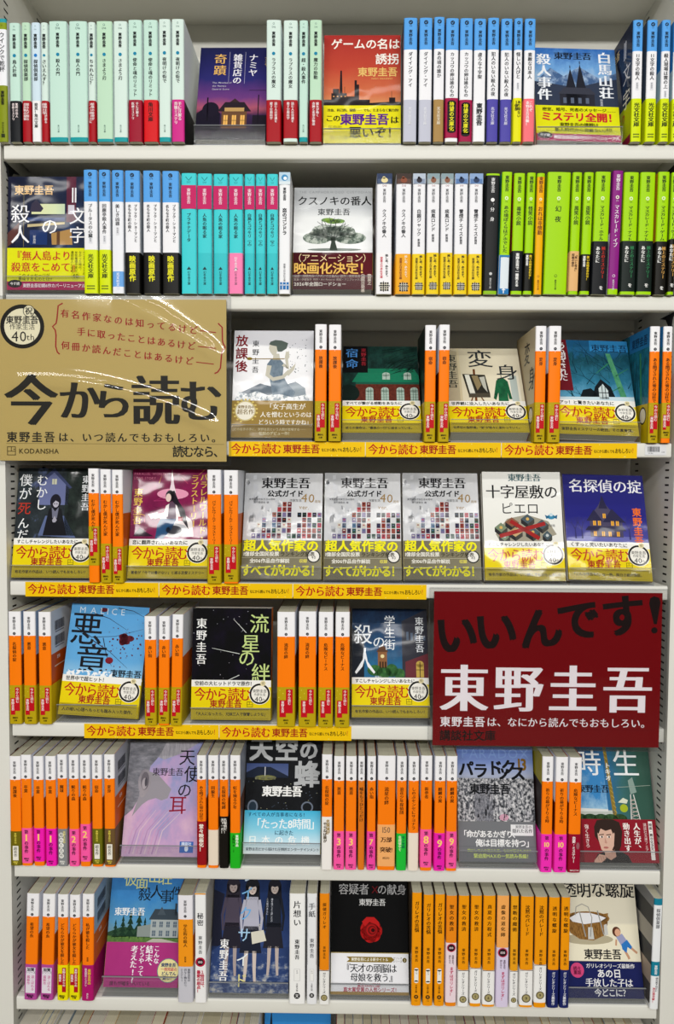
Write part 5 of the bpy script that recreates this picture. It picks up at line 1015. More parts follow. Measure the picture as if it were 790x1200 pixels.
def a_malice(m):
    bg(m, 'malice', [(0, '5aa2da'), (.5, '62a8dc'), (.62, '8ac0e4'), (1, '8ac0e4')], b=1, noise=.06, scale=5)
    T(m, 'MALICE', .08, .055, .11, 'd0e4f4', sty='l', pitch=1.6)
    rnd = random.Random(14); R_ = '5c1c28'
    for q in range(9): m.e(.74 + rnd.uniform(-.05, .05), .30 + rnd.uniform(-.04, .04), rnd.uniform(.02, .06), rnd.uniform(.015, .045), R_, 4, 12)
    for q in range(50): m.c(.70 + rnd.gauss(0, .15), .32 + rnd.gauss(0, .10), rnd.uniform(.004, .014), R_, 4, 7)
    m.e(.56, .50, .05, .03, '7c1c28', 4); m.e(.42, .045, .05, .02, R_, 4)
    for pts in (((.1, .22), (.3, .30), (.6, .28), (.95, .20)), ((.3, .08), (.5, .12), (.75, .22)), ((.3, .32), (.55, .42), (.8, .56)), ((.6, .02), (.8, .04), (.98, .10)), ((.45, .30), (.52, .46), (.60, .55))): m.l(list(pts), .012, '2a2a3a', 3, .003)
    T(m, '悪', .02, .23, .42, '17181e', sty='t', l=6, sy=1.05); T(m, '意', .12, .52, .44, '17181e', sty='t', l=6); T(m, AUTH, .59, .615, .105, '17181e', sty='b'); T(m, 'KEIGO HIGASHINO', .58, .665, .04, 'e4f0f8', sty='b', pitch=1.2)
    sp = art('foam', [(.45, '62a8dc'), (.55, 'f2f6f8')], a=0, b=.6, off=.13, noise=1.2, scale=18)
    m.r(.04, .60, .62, .645, sp, 7)
def a_meteor(m):
    bg(m, 'meteor', [(.4, '08080a'), (.62, '120c1e'), (.85, '2c1648')], a=0, b=0, off=.45, noise=.9, scale=3)
    for pts in (((.52, .10), (.68, .22)), ((.25, .36), (.60, .41)), ((.18, .74), (.60, .60))): m.l(list(pts), .004, 'd8dcd8', 3, .008)
    rnd = random.Random(6)
    for q in range(26): m.c(rnd.random(), rnd.uniform(.02, .64), rnd.uniform(.002, .005), 'c8c8d8', 3, 6)
    G = 'c4d88a'
    T(m, '流', .72, .14, .25, G, sty='t'); T(m, '星', .62, .32, .24, G, sty='t'); T(m, 'の', .58, .45, .22, G, sty='t'); T(m, '絆', .75, .585, .25, G, sty='t'); col(m, AUTH, .115, .14, .135, 'f0f0ee', 'm', p=1.1)
def a_student(m):
    bg(m, 'student', [(0, '16243c'), (.3, '24466c'), (.6, '2a6a94'), (1, '1c3040')], b=1, noise=.5, scale=6)
    m.p([(0, .18), (.16, .28), (.16, .66), (0, .66)], '1c222c', 3); m.p([(.66, .12), (1, .0), (1, .66), (.66, .66)], '33343e', 3); m.p([(.70, .50), (1, .42), (1, .66), (.70, .66)], '6a3038', 4)
    for q in range(5): m.r(.72 + .055 * q, .22 + .01 * q, .75 + .055 * q, .30, '54647a', 4)
    m.r(.84, .52, .94, .64, 'c8a850', 5); m.e(.89, .52, .05, .03, 'c8a850', 5); m.r(.885, .50, .895, .64, '3a2420', 6); m.r(.84, .57, .94, .575, '3a2420', 6)
    m.r(.34, .40, .46, .60, '8a5c38', 4); m.p([(.32, .41), (.40, .33), (.48, .41)], '5c3c28', 5); m.c(.40, .45, .025, 'e8d8a0', 6); [m.r(.36 + .035 * q, .50, .38 + .035 * q, .56, '3a2818', 6) for q in range(3)]
    g = art('streettree', [(.3, '1c3c24'), (.6, '3c7038'), (.8, '7a9a40')], a=0, b=0, off=.5, noise=1, scale=14)
    for u, v, a, b in ((.30, .58, .10, .05), (.42, .60, .10, .05), (.52, .58, .08, .06), (.62, .61, .07, .05)): m.e(u, v, a, b, g, 5)
    W_ = 'eef2f6'
    T(m, '殺', .02, .25, .25, W_, sty='t', sy=1.1); T(m, '人', .03, .50, .28, W_, sty='t', sy=1.3); T(m, 'の', .27, .32, .17, W_, sty='t'); col(m, '学生街', .50, .12, .15, W_, 't', p=1.06); col(m, AUTH, .895, .12, .115, W_, 'm', p=1.05); T(m, '新装版', .30, .64, .03, W_)
def a_angel(m):
    bg(m, 'angel', [(.2, '8d97c4'), (.4, 'c4a0c8'), (.55, 'd8b4cc'), (.7, 'b8909c'), (.85, 'a88478')], a=-.1, b=.2, off=.32, noise=.9, scale=2.2)
    g = art('anglehair', [(.2, '4e5056'), (.5, '7c7c84'), (.8, 'a6a2aa')], a=0, b=0, off=.5, noise=1, scale=7, stretch=(1, 3))
    m.p([(0, .0), (.5, .0), (.42, .12), (.30, .22), (.24, .42), (.10, .60), (0, .66)], g, 2); m.p([(.5, 0), (.95, 0), (.72, .10), (.48, .16), (.40, .14)], art('anglehair2', [(.3, '8a8890'), (.7, 'b8b4bc')], a=0, b=0, off=.5, noise=1, scale=9, stretch=(4, 1)), 2)
    ear = art('ear', [(.3, '868088'), (.7, 'bcb4b8')], a=0, b=.3, off=.3, noise=.5, scale=6)
    m.e(.235, .36, .085, .115, ear, 4); m.e(.24, .35, .055, .08, '6c666e', 5); m.e(.235, .375, .035, .05, 'a8a0a6', 6); m.e(.215, .455, .04, .04, ear, 5); m.e(.255, .36, .018, .04, '4e4a52', 7)
    m.p([(.27, .26), (.42, .30), (.6, .42), (.56, .50), (.48, .52), (.40, .50), (.30, .52), (.22, .56), (.10, .66), (.15, .54)], '97929a', 3)
    for k in range(9): m.l([(.05 + .05 * k, .98), (.12 + .05 * k, .78), (.30 + .06 * k, .60)], .02, ('cfa0c4', 'b48cb8', 'd8bccc')[k % 3], 2, .004)
    K = '1c1a20'
    T(m, '天', .68, .14, .22, K, sty='t'); T(m, '使', .76, .29, .22, K, sty='t'); T(m, 'の', .68, .43, .20, K, sty='t'); T(m, '耳', .58, .56, .24, '8c1830', sty='t'); T(m, AUTH, .33, .27, .105, '2a2830', sty='m')
    m.r(.76, .87, .94, .965, '3a68b8', 5); T(m, '講談社', .78, .89, .045, 'dce6f6', l=6, sty='b'); m.e(.85, .93, .025, .025, 'dce6f6', 6)
def a_sky(m):
    bg(m, 'sky', [(.3, '0a0b0d'), (.7, '1a1c20')], a=0, b=0, off=.5, noise=.6, scale=8)
    m.r(0, .22, .56, .345, art('hillsky', [(0, '3a4a7c'), (.5, '5c6a94'), (1, '5c6a94')], b=3, off=-.6), 3); m.p([(0, .345), (.0, .30), (.15, .25), (.32, .25), (.56, .33), (.56, .345)], '1c2436', 4); m.r(.245, .25, .255, .33, 'd8d8dc', 5); m.e(.26, .345, .14, .022, '7a7a4a', 5)
    for u in (.12, .20, .28, .34): m.r(u, .34, u + .05, .36, '8a8a70', 5)
    rnd = random.Random(1)
    for q in range(40): m.r(*(lambda u, v: (u, v, u + .012, v + .006))(rnd.random(), rnd.uniform(.37, .62)), rnd.choice(('5a6474', '8a8a70', '3a4454')), 3)
    G = 'b4b6b8'
    T(m, '天空', .02, .095, .315, G, sty='x', pitch=1.08); T(m, 'の', .70, .10, .26, G, sty='x'); T(m, '蜂', .64, .315, .34, G, sty='x'); T(m, AUTH, .22, .465, .135, 'f2f2f0', sty='x', pitch=.98)
    m.e(.1, .60, .07, .06, '6a7484', 4); m.e(.1, .60, .05, .045, '22303e', 5); m.e(.82, .60, .08, .05, '6a7484', 4); m.e(.82, .60, .06, .038, '14181c', 5)
def b_sky(m):
    m.r(0, .63, 1, 1, art('skyband', [(0, '3fb4dc'), (.45, '8ad0e8'), (1, 'f0f6f8')], b=2.7, off=-1.7), 1)
    T(m, 'すべての人が当事者になる！', .04, .665, .055, '1c4a68', sty='m', pitch=1.1); T(m, '「たった8時間」', .10, .745, .128, 'f6fafa', sty='m', pitch=.94, sy=1.05); T(m, 'に起きた', .40, .82, .062, '24506c', sty='m'); T(m, '日本の危機', .03, .885, .115, 'f6fafa', sty='m', pitch=1.5)
    T(m, '東野圭吾だから描けた圧倒的エンターテインメント', .03, .96, .042, '1c3040', sty='m'); 
def a_paradox(m):
    bg(m, 'paradox', [(0, '5c78c0'), (.14, '7c92cc'), (.26, 'a8b0c8'), (.34, '787a84'), (1, '787a84')], b=1)
    m.r(0, .28, 1, .66, art('city', [(.3, '22242a'), (.45, '6c6e74'), (.58, 'b8b8bc'), (.7, 'd8d6d8')], a=0, b=0, off=.5, noise=1.7, scale=28, detail=6), 2)
    m.r(.22, .34, .46, .66, art('city2', [(.35, '5a5c64'), (.6, '8c8c94')], a=0, b=0, off=.5, noise=1.5, scale=40), 3); m.e(.60, .62, .06, .03, 'cc9cb0', 3)
    rnd = random.Random(11)
    for q in range(60):
        u, v = rnd.random(), rnd.uniform(.36, .64); m.r(u, v, u + rnd.uniform(.008, .03), v + rnd.uniform(.02, .06), rnd.choice(('a8a8ae', '43454c', 'c4c2c8', '5c5e66')), 3)
    T(m, 'PARADOX', .06, .06, .17, '7c98d0', sty='l', pitch=1.0, l=3)
    for tx, u, v in (('パ', .02, .20), ('ラ', .21, .215), ('ド', .40, .19), ('ッ', .50, .225), ('ク', .58, .185), ('ス', .70, .235)): T(m, tx, u, v, .20, '15161a', sty='x', l=6)
    T(m, '13', .80, .155, .20, '7a5a20', sty='x', l=5); T(m, AUTH, .16, .375, .135, '17181c', sty='x', l=6, pitch=.98)
def b_paradox(m):
    m.r(0, .655, 1, 1, '74767a', 1); m.r(.68, .68, .97, .775, 'e8e8ea', 3); T(m, '東野圭吾の', .74, .70, .042, '3a3a40', l=5); T(m, '隠れた名作', .70, .735, .052, '3a3a40', l=5, sty='m')
    T(m, '「命があるかぎり、', .02, .765, .092, 'f4f4f4', sty='b', pitch=.93); T(m, '俺は目標を持つ」', .22, .84, .098, 'f4f4f4', sty='b', pitch=.95); m.r(0, .87, 1, .873, '5a5c60', 3)
    T(m, '一瞬にして人の消えた街。なにが起きたのか？', .07, .905, .042, 'c8dc5a'); T(m, '緊迫度MAXの一気読み長編！', .19, .95, .055, 'd8e87a', sty='b')
def a_tokio(m):
    bg(m, 'tokio', [(0, '1c3c6c'), (.3, '2c6a9c'), (.45, '3a6a6c'), (.6, '34584c'), (1, '2a4a40')], a=.7, b=.05, noise=.2, scale=3)
    cl = art('cloudprint', [(.4, '3a84c0'), (.62, '9cc4dc'), (.75, 'dce8f0')], a=0, b=.5, off=.28, noise=.8, scale=4); m.p([(0, .16), (.40, .16), (.42, .58), (0, .58)], cl, 2)
    m.p([(.41, 0), (.45, 0), (.53, .64), (.48, .64)], '8a7430', 3)
    for q in range(14): m.l([(.415 + .0065 * q, .05 + .042 * q), (.455 + .006 * q, .075 + .042 * q)], .006, 'c0a850', 4)
    m.r(0, .56, .5, .60, 'b8c0b8', 3); m.p([(0, .54), (.42, .55), (.42, .57), (0, .57)], 'd8dcd8', 4); m.r(0, .60, .6, .66, '1e3426', 3)
    g = art('tokiotree', [(.3, '16281c'), (.7, '3a5c34')], a=0, b=0, off=.5, noise=1, scale=16)
    for u in (.06, .18, .32, .44, .56): m.e(u, .63, .09, .04, g, 4)
    for s in (0, .12): m.l([(.72 + s * .3, .42), (.70 + s, .66)], .012, 'd4d4d0', 4)
    for q in range(6): m.l([(.715 - .002 * q, .46 + .033 * q), (.76 + .008 * q, .475 + .033 * q)], .007, 'c8b8b0', 4); m.l([(.765 + .008 * q, .46 + .033 * q), (.71, .485 + .033 * q)], .007, 'c8b8b0', 4)
    m.p([(.70, .30), (.76, .27), (.80, .40), (.72, .42)], '8aa098', 4); m.l([(.55, .36), (.98, .34)], .005, 'a8b4a8', 4); m.e(.62, .54, .05, .035, 'a4b428', 5); m.p([(.55, .49), (.62, .45), (.68, .47), (.66, .50)], 'd8dcc8', 5)
    T(m, '時', .05, .15, .33, 'f0f2f4', sty='t'); T(m, '生', .52, .15, .345, 'f0f2f4', sty='t'); col(m, 'トキオ', .455, .17, .075, 'f0f0e8', 'M'); T(m, AUTH, .05, .375, .10, '141c2c', sty='M')
def b_tokio(m):
    m.r(0, .635, 1, 1, '8c1828', 1); m.r(0, .635, .07, 1, '701420', 2)
    # the portrait on the band
    m.p([(.18, 1), (.24, .93), (.38, .90), (.52, .90), (.62, .94), (.66, 1)], '2a2626', 3); m.p([(.33, .88), (.46, .88), (.47, .95), (.40, .98), (.33, .95)], 'c49a88', 4)
    m.p([(.22, .70), (.26, .645), (.34, .636), (.46, .636), (.54, .66), (.57, .74), (.54, .86), (.50, .92), (.44, .90), (.26, .82), (.22, .78)], '33241f', 4)
    m.p([(.255, .72), (.30, .70), (.44, .70), (.47, .76), (.45, .86), (.40, .92), (.34, .925), (.29, .89), (.26, .80)], 'd8b09c', 5); m.p([(.24, .74), (.27, .66), (.42, .65), (.49, .72), (.45, .76), (.43, .72), (.36, .735), (.30, .715), (.27, .76)], '33241f', 6)
    for u in (.305, .395): m.e(u, .785, .024, .009, 'efe2da', 6); m.e(u + .004, .785, .010, .009, '1c1412', 7); m.p([(u - .03, .765), (u + .03, .760), (u + .03, .768), (u - .03, .772)], '33241f', 7)
    m.p([(.345, .79), (.338, .835), (.355, .842), (.37, .835)], 'c09080', 6); m.e(.35, .875, .032, .009, 'b06a62', 6); m.p([(.19, .985), (.26, .93), (.33, .94), (.34, .965), (.28, 1), (.19, 1)], 'd0a490', 6)
    for q in range(3): m.l([(.24 + .03 * q, .945), (.25 + .035 * q, .985)], .006, 'a87868', 7)
    col(m, '動き出す', .625, .695, .085, 'f4ece8', 'M', l=6); col(m, '人生が、', .755, .695, .085, 'f4ece8', 'M', l=6); col(m, '講談社文庫フェア', .86, .68, .042, 'e8d0cc', 'r', l=6); m.r(.905, .65, .955, .975, 'f0ece8', 3); col(m, '映画・舞台化決定', .93, .68, .04, '3a1c1c', 'b', l=6); col(m, '強く生きろ', .125, .70, .055, 'f0dcd8', 'm', l=6)
def a_villa(m):
    bg(m, 'villa', [(0, '2c64a4'), (.25, '3e86c4'), (.45, '5a9ac4'), (.55, '6c94a0'), (1, '4a6850')], b=1, noise=.3, scale=5)
    m.p([(0, .55), (.2, .50), (.5, .54), (1, .50), (1, .64), (0, .64)], '2c4a34', 3); m.p([(0, .64), (0, .58), (.3, .585), (1, .60), (1, .64)], art('lawn', [(.3, '3c6034'), (.7, '6a8a44')], a=0, b=0, off=.5, noise=1, scale=16), 4)
    for u, h in ((.1, .16), (.2, .2), (.3, .24), (.42, .26), (.5, .18)): pine(m, u, .60 - h, h, '1d3828', 4)
    house(m, .58, .44, .96, .59, 'a8b0b0', '3a4650', '5a6a78', 5, 4, 2, .03, .09); m.r(.90, .30, .93, .40, '38424c', 6); m.p([(.66, .40), (.72, .33), (.78, .40)], '4a5660', 7); m.p([(.40, .50), (.58, .48), (.58, .585), (.40, .585)], '8a9490', 5)
    m.p([(.5, .64), (.62, .60), (.74, .60), (1, .635), (1, .64)], 'b8b4a8', 5)
    for tx, u, v in (('仮', .17, .10), ('面', .33, .125), ('山', .50, .075), ('荘', .66, .085)): T(m, tx, u, v, .18, 'cdd28e', sty='t', l=6)
    for tx, u, v in (('殺', .38, .225), ('人', .54, .205), ('事', .68, .245), ('件', .83, .215)): T(m, tx, u, v, .18, '17222c', sty='t', l=6)
    T(m, AUTH, .07, .375, .105, 'eef2f4', sty='M', l=6)
def b_villa(m):
    m.r(0, .63, 1, 1, art('villaband', [(.3, 'a02c74'), (.7, 'b83a84')], a=0, b=0, off=.5, noise=.3, scale=5), 1); W_ = 'f6eef4'
    col(m, 'こんな', .69, .68, .075, W_, 'M'); col(m, '結末、', .59, .69, .10, W_, 'M'); col(m, 'どうやって', .49, .68, .075, W_, 'M'); col(m, '考えた!?', .385, .69, .095, W_, 'M', p=.95)
    m.e(.86, .86, .15, .10, '4a8a90', 2); m.e(.86, .86, .142, .095, 'ece0a0', 3); T(m, AUTH, .76, .815, .05, '1c3c6c', sty='x', l=5); T(m, '一冊完結の', .76, .85, .044, 'c02858', sty='b', l=5); T(m, 'どんでん', .77, .885, .05, '1c3c6c', sty='x', l=5); T(m, '返し！', .79, .92, .05, '1c3c6c', sty='x', l=5)
    m.r(0, .94, 1, .942, 'd070a8', 3); T(m, '誰もが嘘をついている…', .08, .97, .055, '4a1438', sty='m')
def a_lake(m):
    bg(m, 'lake', [(0, '18284c'), (.35, '22386a'), (.6, '33487c'), (1, '3a4668')], b=1, noise=.4, scale=6)
    w = art('wave', [(.42, '2c4070'), (.52, '5c6c90'), (.66, 'b8b6b0')], a=0, b=.5, off=.02, noise=1.1, scale=8, stretch=(1, 2)); m.r(0, .62, 1, 1, w, 2); m.p([(0, .14), (.14, .18), (.10, .36), (.14, .6), (0, .66)], '1c1e30', 2)
    figure(m, .25, .045, .82, '2a2630', 'a89a98', '4c4454', '24222e', 4, face=True); figure(m, .50, .055, .86, '1a1c24', 'cfc0b8', 'b4b4c4', '1c2030', 5); figure(m, .79, .055, .80, '1c1c26', 'bcaea8', '20242f', '24242e', 4)
    m.p([(.50, .50), (.66, .48), (.70, .57), (.52, .60)], 'd8d4c4', 8); m.l([(.62, .49), (.60, .44), (.63, .42)], .01, 'b8b4a8', 8)
    for k, (tx, v) in enumerate((('レ', .02), ('イ', .17), ('ク', .345), ('サ', .525), ('イ', .73), ('ド', .90))): T(m, tx, .36 - .01 * k, v, .17, ('c8dcf0', '7cb8e8', '6cb0e8', 'a8d0f0', 'e8eef0', 'e0d890')[k], sty='t', l=10)
    col(m, AUTH, .165, .60, .115, 'f0f0f0', 'M', l=10, p=1.06); col(m, '誰を信じよう愛したの', .76, .22, .028, 'd8dce8', 'r', l=10); col(m, 'この夜のあとに', .70, .22, .028, 'd8dce8', 'r', l=10)
def a_suspect(m):
    bg(m, 'suspect', [(.4, '060607'), (.9, '101012')], a=.1, b=0, off=.4, noise=.2, scale=3)
    T(m, '容疑者', .09, .125, .135, 'b4b4b6', sty='t'); T(m, 'X', .52, .125, .12, '6a1018', sty='r'); T(m, 'の献身', .60, .125, .13, 'b4b4b6', sty='t'); T(m, AUTH, .36, .235, .088, 'd8d8d8', sty='m')
    R_ = art('rose', [(.3, '6a0808'), (.6, 'b01414'), (.8, 'c82020')], a=0, b=0, off=.5, noise=.9, scale=12)
    for k in range(7): a = k * 51.4; m.e(.52 + .06 * math.cos(math.radians(a)), .475 + .042 * math.sin(math.radians(a)), .085, .06, R_, 3)
    for k in range(5): m.e(.52 + .006 * k, .47, .085 - .015 * k, .06 - .011 * k, ('7c0c0c', 'a81414', '6a0808', 'a01212', '300404')[k], 4 + k)
    m.p([(.40, .40), (.46, .36), (.56, .36), (.62, .40), (.64, .46), (.58, .42), (.50, .40), (.44, .44)], 'b81a1a', 4)
def b_suspect(m):
    m.r(0, .655, 1, 1, 'eeeef2', 1); m.r(0, .655, 1, .662, 'a08c50', 2); m.r(0, .975, 1, 1, 'a08450', 2)
    m.p([(.20, .69), (.78, .69), (.82, .712), (.78, .735), (.20, .735), (.24, .712)], '8a7430', 3); T(m, '東野圭吾による新タイトル', .26, .712, .04, 'f2eee0', sty='b'); T(m, 'ガリレオ', .80, .70, .03, '6a6450'); T(m, 'シリーズ', .80, .725, .03, '6a6450'); m.c(.95, .715, .028, '6a5c2c', 3); T(m, '3', .95, .715, .04, 'e8e0c0', center=True)
    T(m, '『天才の頭脳は', .15, .785, .105, '22222a', sty='m', pitch=.95); T(m, '母娘を救う』', .25, .86, .10, '22222a', sty='m'); T(m, '累計1500万部', .34, .922, .05, 'b83a58', sty='b'); T(m, '直木賞受賞の人気シリーズ！', .16, .958, .055, 'b02a4c', sty='b')
def a_basket(m):
    bg(m, 'basket', [(0, 'd6d0bc'), (.38, 'dcd6c2'), (.40, 'ece5cc'), (1, 'efe8d0')], b=1)
    T(m, '透明な螺旋', .03, .10, .20, '16161a', sty='m', pitch=.98, sy=1.1)
    m.e(.33, .52, .33, .045, 'b5ab90', 2); B = art('wicker', [(.3, '5c3f1e'), (.5, '8a6230'), (.7, 'a47a40')], a=0, b=0, off=.5, noise=1.2, scale=20, stretch=(3, 1))
    m.p([(.05, .36), (.62, .30), (.60, .40), (.54, .49), (.40, .53), (.22, .52), (.10, .47)], B, 3); m.e(.335, .345, .30, .058, B, 4); m.e(.335, .345, .27, .045, '6a4c28', 5); m.p([(.10, .345), (.22, .30), (.38, .30), (.52, .325), (.585, .34), (.50, .375), (.30, .395), (.14, .375)], 'e8e8ec', 6)
    for a, b in (((.24, .30), (.30, .50)), ((.48, .29), (.54, .48))):
        m.l([a, ((a[0] + b[0]) / 2 - .03, a[1] - .01), b], .014, '9a9a98', 7)
    m.l([(.18, .32), (.20, .25), (.28, .225), (.36, .25), (.40, .34), (.36, .50)], .012, 'a09e98', 7); m.p([(.34, .42), (.40, .42), (.41, .52), (.33, .52)], 'c8c8c4', 7); m.p([(.55, .40), (.59, .39), (.60, .48), (.55, .49)], 'c8c8c4', 7)
    m.e(.71, .455, .055, .042, '5c3424', 4); m.e(.725, .462, .038, .032, 'dca88a', 5); m.p([(.70, .50), (.78, .47), (.84, .53), (.76, .57)], '9ca0c4', 5); m.p([(.76, .56), (.84, .52), (.90, .58), (.88, .60), (.84, .58), (.82, .63), (.77, .60)], '2f78c4', 6)
    m.l([(.80, .61), (.84, .66), (.85, .68)], .03, 'c89878', 5); m.l([(.89, .59), (.94, .62), (.96, .63)], .028, 'c89878', 5); m.l([(.70, .52), (.69, .57)], .022, 'c89878', 5)
    T(m, AUTH, .26, .645, .125, '17171b', sty='b', pitch=.98)
def b_basket(m):
    m.r(0, .70, 1, 1, art('basketband', [(.3, '161c4c'), (.7, '1e2660')], a=0, b=0, off=.5, noise=.4, scale=8), 1); W_ = 'f2f2f4'
    T(m, 'ガリレオシリーズ最新作', .27, .738, .058, W_, sty='m', pitch=1.0); m.c(.155, .775, .088, 'd2487c', 3); T(m, '続々', .155, .76, .05, '5a1030', center=True, sty='b'); T(m, '重版', .155, .793, .05, '5a1030', center=True, sty='b')
    T(m, 'あの日', .41, .80, .105, W_, sty='b'); T(m, '手放した子は', .25, .875, .105, W_, sty='m', pitch=.98); T(m, '今どこに？', .36, .955, .095, W_, sty='b', pitch=.95)
def a_low(m):
    bg(m, 'lowblue', [(0, '2c7cc0'), (.5, '3a8ed0'), (1, '5aa8dc')], b=1, noise=.15, scale=4); T(m, '久生十蘭', .38, .06, .09, 'd8e8f4', sty='m'); m.p([(.08, .2), (.10, .04), (.12, .2)], '1c2430', 3); T(m, '短篇選', .34, .25, .16, 'eef4f8', sty='m')

KT = 'すこしチャレンジしたいあなたに'
# name: row, bottom-left px, bottom-right px, top px (middle; None = leans as its neighbours), thickness, jacket art, band art, band start, anchor, label, options
COV = {
 'namiya': (1, 227, 312, 56, .018, a_namiya, None, 0, 'purple dusk cover', 'face-out paperback with a lit little shop under a purple dusk sky', {}),
 'game': (1, 377.5, 473, 37.5, .018, a_game, b_game, .655, 'red refinery cover', 'face-out paperback with a dark refinery on red sky and yellow band', {}),
 'hakuba': (1, 628, 729, 57, .02, a_hakuba, b_hakuba, .63, 'twin-spire mountain cover', 'face-out paperback with dark twin spires before snowy blue mountains, yellow-green band', dict(roll=.03)),
 'eleven': (2, 5, 104, 206, .02, a_eleven, b_eleven, .63, 'navy night-window cover', 'face-out navy paperback with lit windows and large white lettering, yellow-green band', {}),
 'kusunoki': (2, 341.5, 437.5, 220, .02, a_kusu, b_kusu, .645, 'spreading-tree cover', 'face-out pale grey paperback with a spreading tree and maroon band', {}),
 'after': (3, 270, 367, 387.5, .018, a_after, b_after, .66, 'white girl-in-blue-dress cover', 'face-out white paperback showing a girl in blue-grey dress, tan band', {}),
 'mansion': (3, 400, 495, 406, .018, a_mansion, b_kod('すべてが繋がる感動をあなたに', '彼らの宿命は、"最後の一行"に詰まっている。'), .645, 'green-roofed mansion cover', 'face-out dark paperback with a green-roofed brick mansion and yellow band', {}),
 'henshin': (3, 527, 622, 408.5, .02, a_henshin, b_kod('世界観に没入したいあなたに', '世界初の脳移植。"彼"が徐々に変わっていく。'), .645, 'beige studio cover', 'face-out beige paperback with an easel and hanging green coat, yellow band', {}),
 'snow': (3, 655, 754, 399, .02, a_snow, b_kod('アッ！と驚きたいあなたに', '東野圭吾ミステリーの絶技。その真骨頂。'), .645, 'blue snowy-forest cover', 'face-out blue paperback with a black lodge in a bare snowy forest, yellow band', dict(roll=.03)),
 'mukashi': (4, 7.5, 103, 550, .018, a_mukashi, b_kod(KT, '有名作家の作品は、いつ読んでもおもしろい！'), .645, 'black-clad girl cover', 'face-out dark grey paperback with a girl in black before a pale house, yellow band', {}),
 'parallel': (4, 145, 241, 550, .018, a_parallel, b_kod('恋に翻弄されたいあなたに', '著者が「今では書けない」と語る恋愛ミステリー'), .645, 'magenta seated-woman cover', 'face-out magenta paperback with a long-haired woman seated reading, yellow band', {}),
 'guide1': (4, 280, 376, 555, .014, a_guide, b_guide, .645, 'leftmost white guidebook', 'white guidebook with rows of tiny covers, leftmost of the three alike', {}),
 'guide2': (4, 377.5, 471, 554.5, .014, a_guide, b_guide, .645, 'middle white guidebook', 'white guidebook with rows of tiny covers, middle one of the three alike', {}),
 'guide3': (4, 472, 565, 554.5, .014, a_guide, b_guide, .645, 'right white guidebook', 'white guidebook with rows of tiny covers, beside the cross-shaped house cover', {}),
 'pierrot': (4, 568, 664, 553, .018, a_pierrot, b_kod(KT, '有名作家の作品は、いつ読んでもおもしろい！'), .645, 'white cross-shaped house cover', 'face-out white paperback with a red cross-shaped cutaway house, yellow band', {}),
 'okite': (4, 666, 766, 557, .018, a_okite, b_kod('くすっと笑いたいあなたに', '「こんな作品も!?」な一冊。面白さ絶対保証。'), .645, 'indigo lit-house cover', 'face-out indigo paperback with a house of glowing windows and orange lettering', dict(roll=.02)),
 'malice': (5, 67, 162, 713.5, .02, a_malice, b_kod('世界中で超ヒット！', '人の暗い心理へもっとも踏み入った傑作。'), .645, 'sky-blue blood-splash cover', 'face-out sky-blue paperback with huge black lettering and dark red splashes', dict(roll=.055)),
 'meteor': (5, 223, 318, 715, .024, a_meteor, b_kod('空前の大ヒットドラマ原作！', '「大人になったら、兄妹三人で復讐しような」'), .645, 'black shooting-star cover', 'face-out black paperback with shooting stars and pale green lettering, yellow band', {}),
 'student': (5, 411.5, 505, 712.5, .02, a_student, b_kod(KT, '有名作家の作品は、いつ読んでもおもしろい！'), .645, 'night street clock-tower cover', 'face-out blue paperback with a lamplit street and clock tower, yellow band', {}),
 'angel': (6, 141, 232, None, .014, a_angel, None, 0, 'pastel ear cover', 'face-out pastel pink and grey paperback with a large sculpted ear', {}),
 'sky': (6, 284, 376, None, .024, a_sky, b_sky, .63, 'chunky grey lettering cover', 'face-out black paperback with chunky grey lettering and sky-blue band', {}),
 'paradox': (6, 537, 630, 876, .018, a_paradox, b_paradox, .655, 'grey ruined-city cover', 'face-out paperback with grey city under blue sky and plain grey band', {}),
 'tokio': (6, 682, 778, None, .018, a_tokio, b_tokio, .635, 'blue-green tower cover', 'face-out blue-green paperback with amusement towers and a portrait on red band', {}),
 'villa': (7, 120, 209, None, .016, a_villa, b_villa, .63, 'blue villa cover', 'face-out blue paperback with a country villa among pines and magenta band', {}),
 'lakeside': (7, 243.5, 338, None, .016, a_lake, None, 0, 'three schoolchildren cover', 'face-out dark blue paperback with three standing schoolchildren at the water', {}),
 'suspect': (7, 388, 481.5, None, .016, a_suspect, b_suspect, .655, 'black red-rose cover', 'face-out black paperback with one red rose and white band', {}),
 'basket': (7, 669, 762, None, .018, a_basket, b_basket, .70, 'cream bassinet cover', 'face-out cream paperback with a wicker bassinet and doll, navy band', dict(roll=-.0)),
}

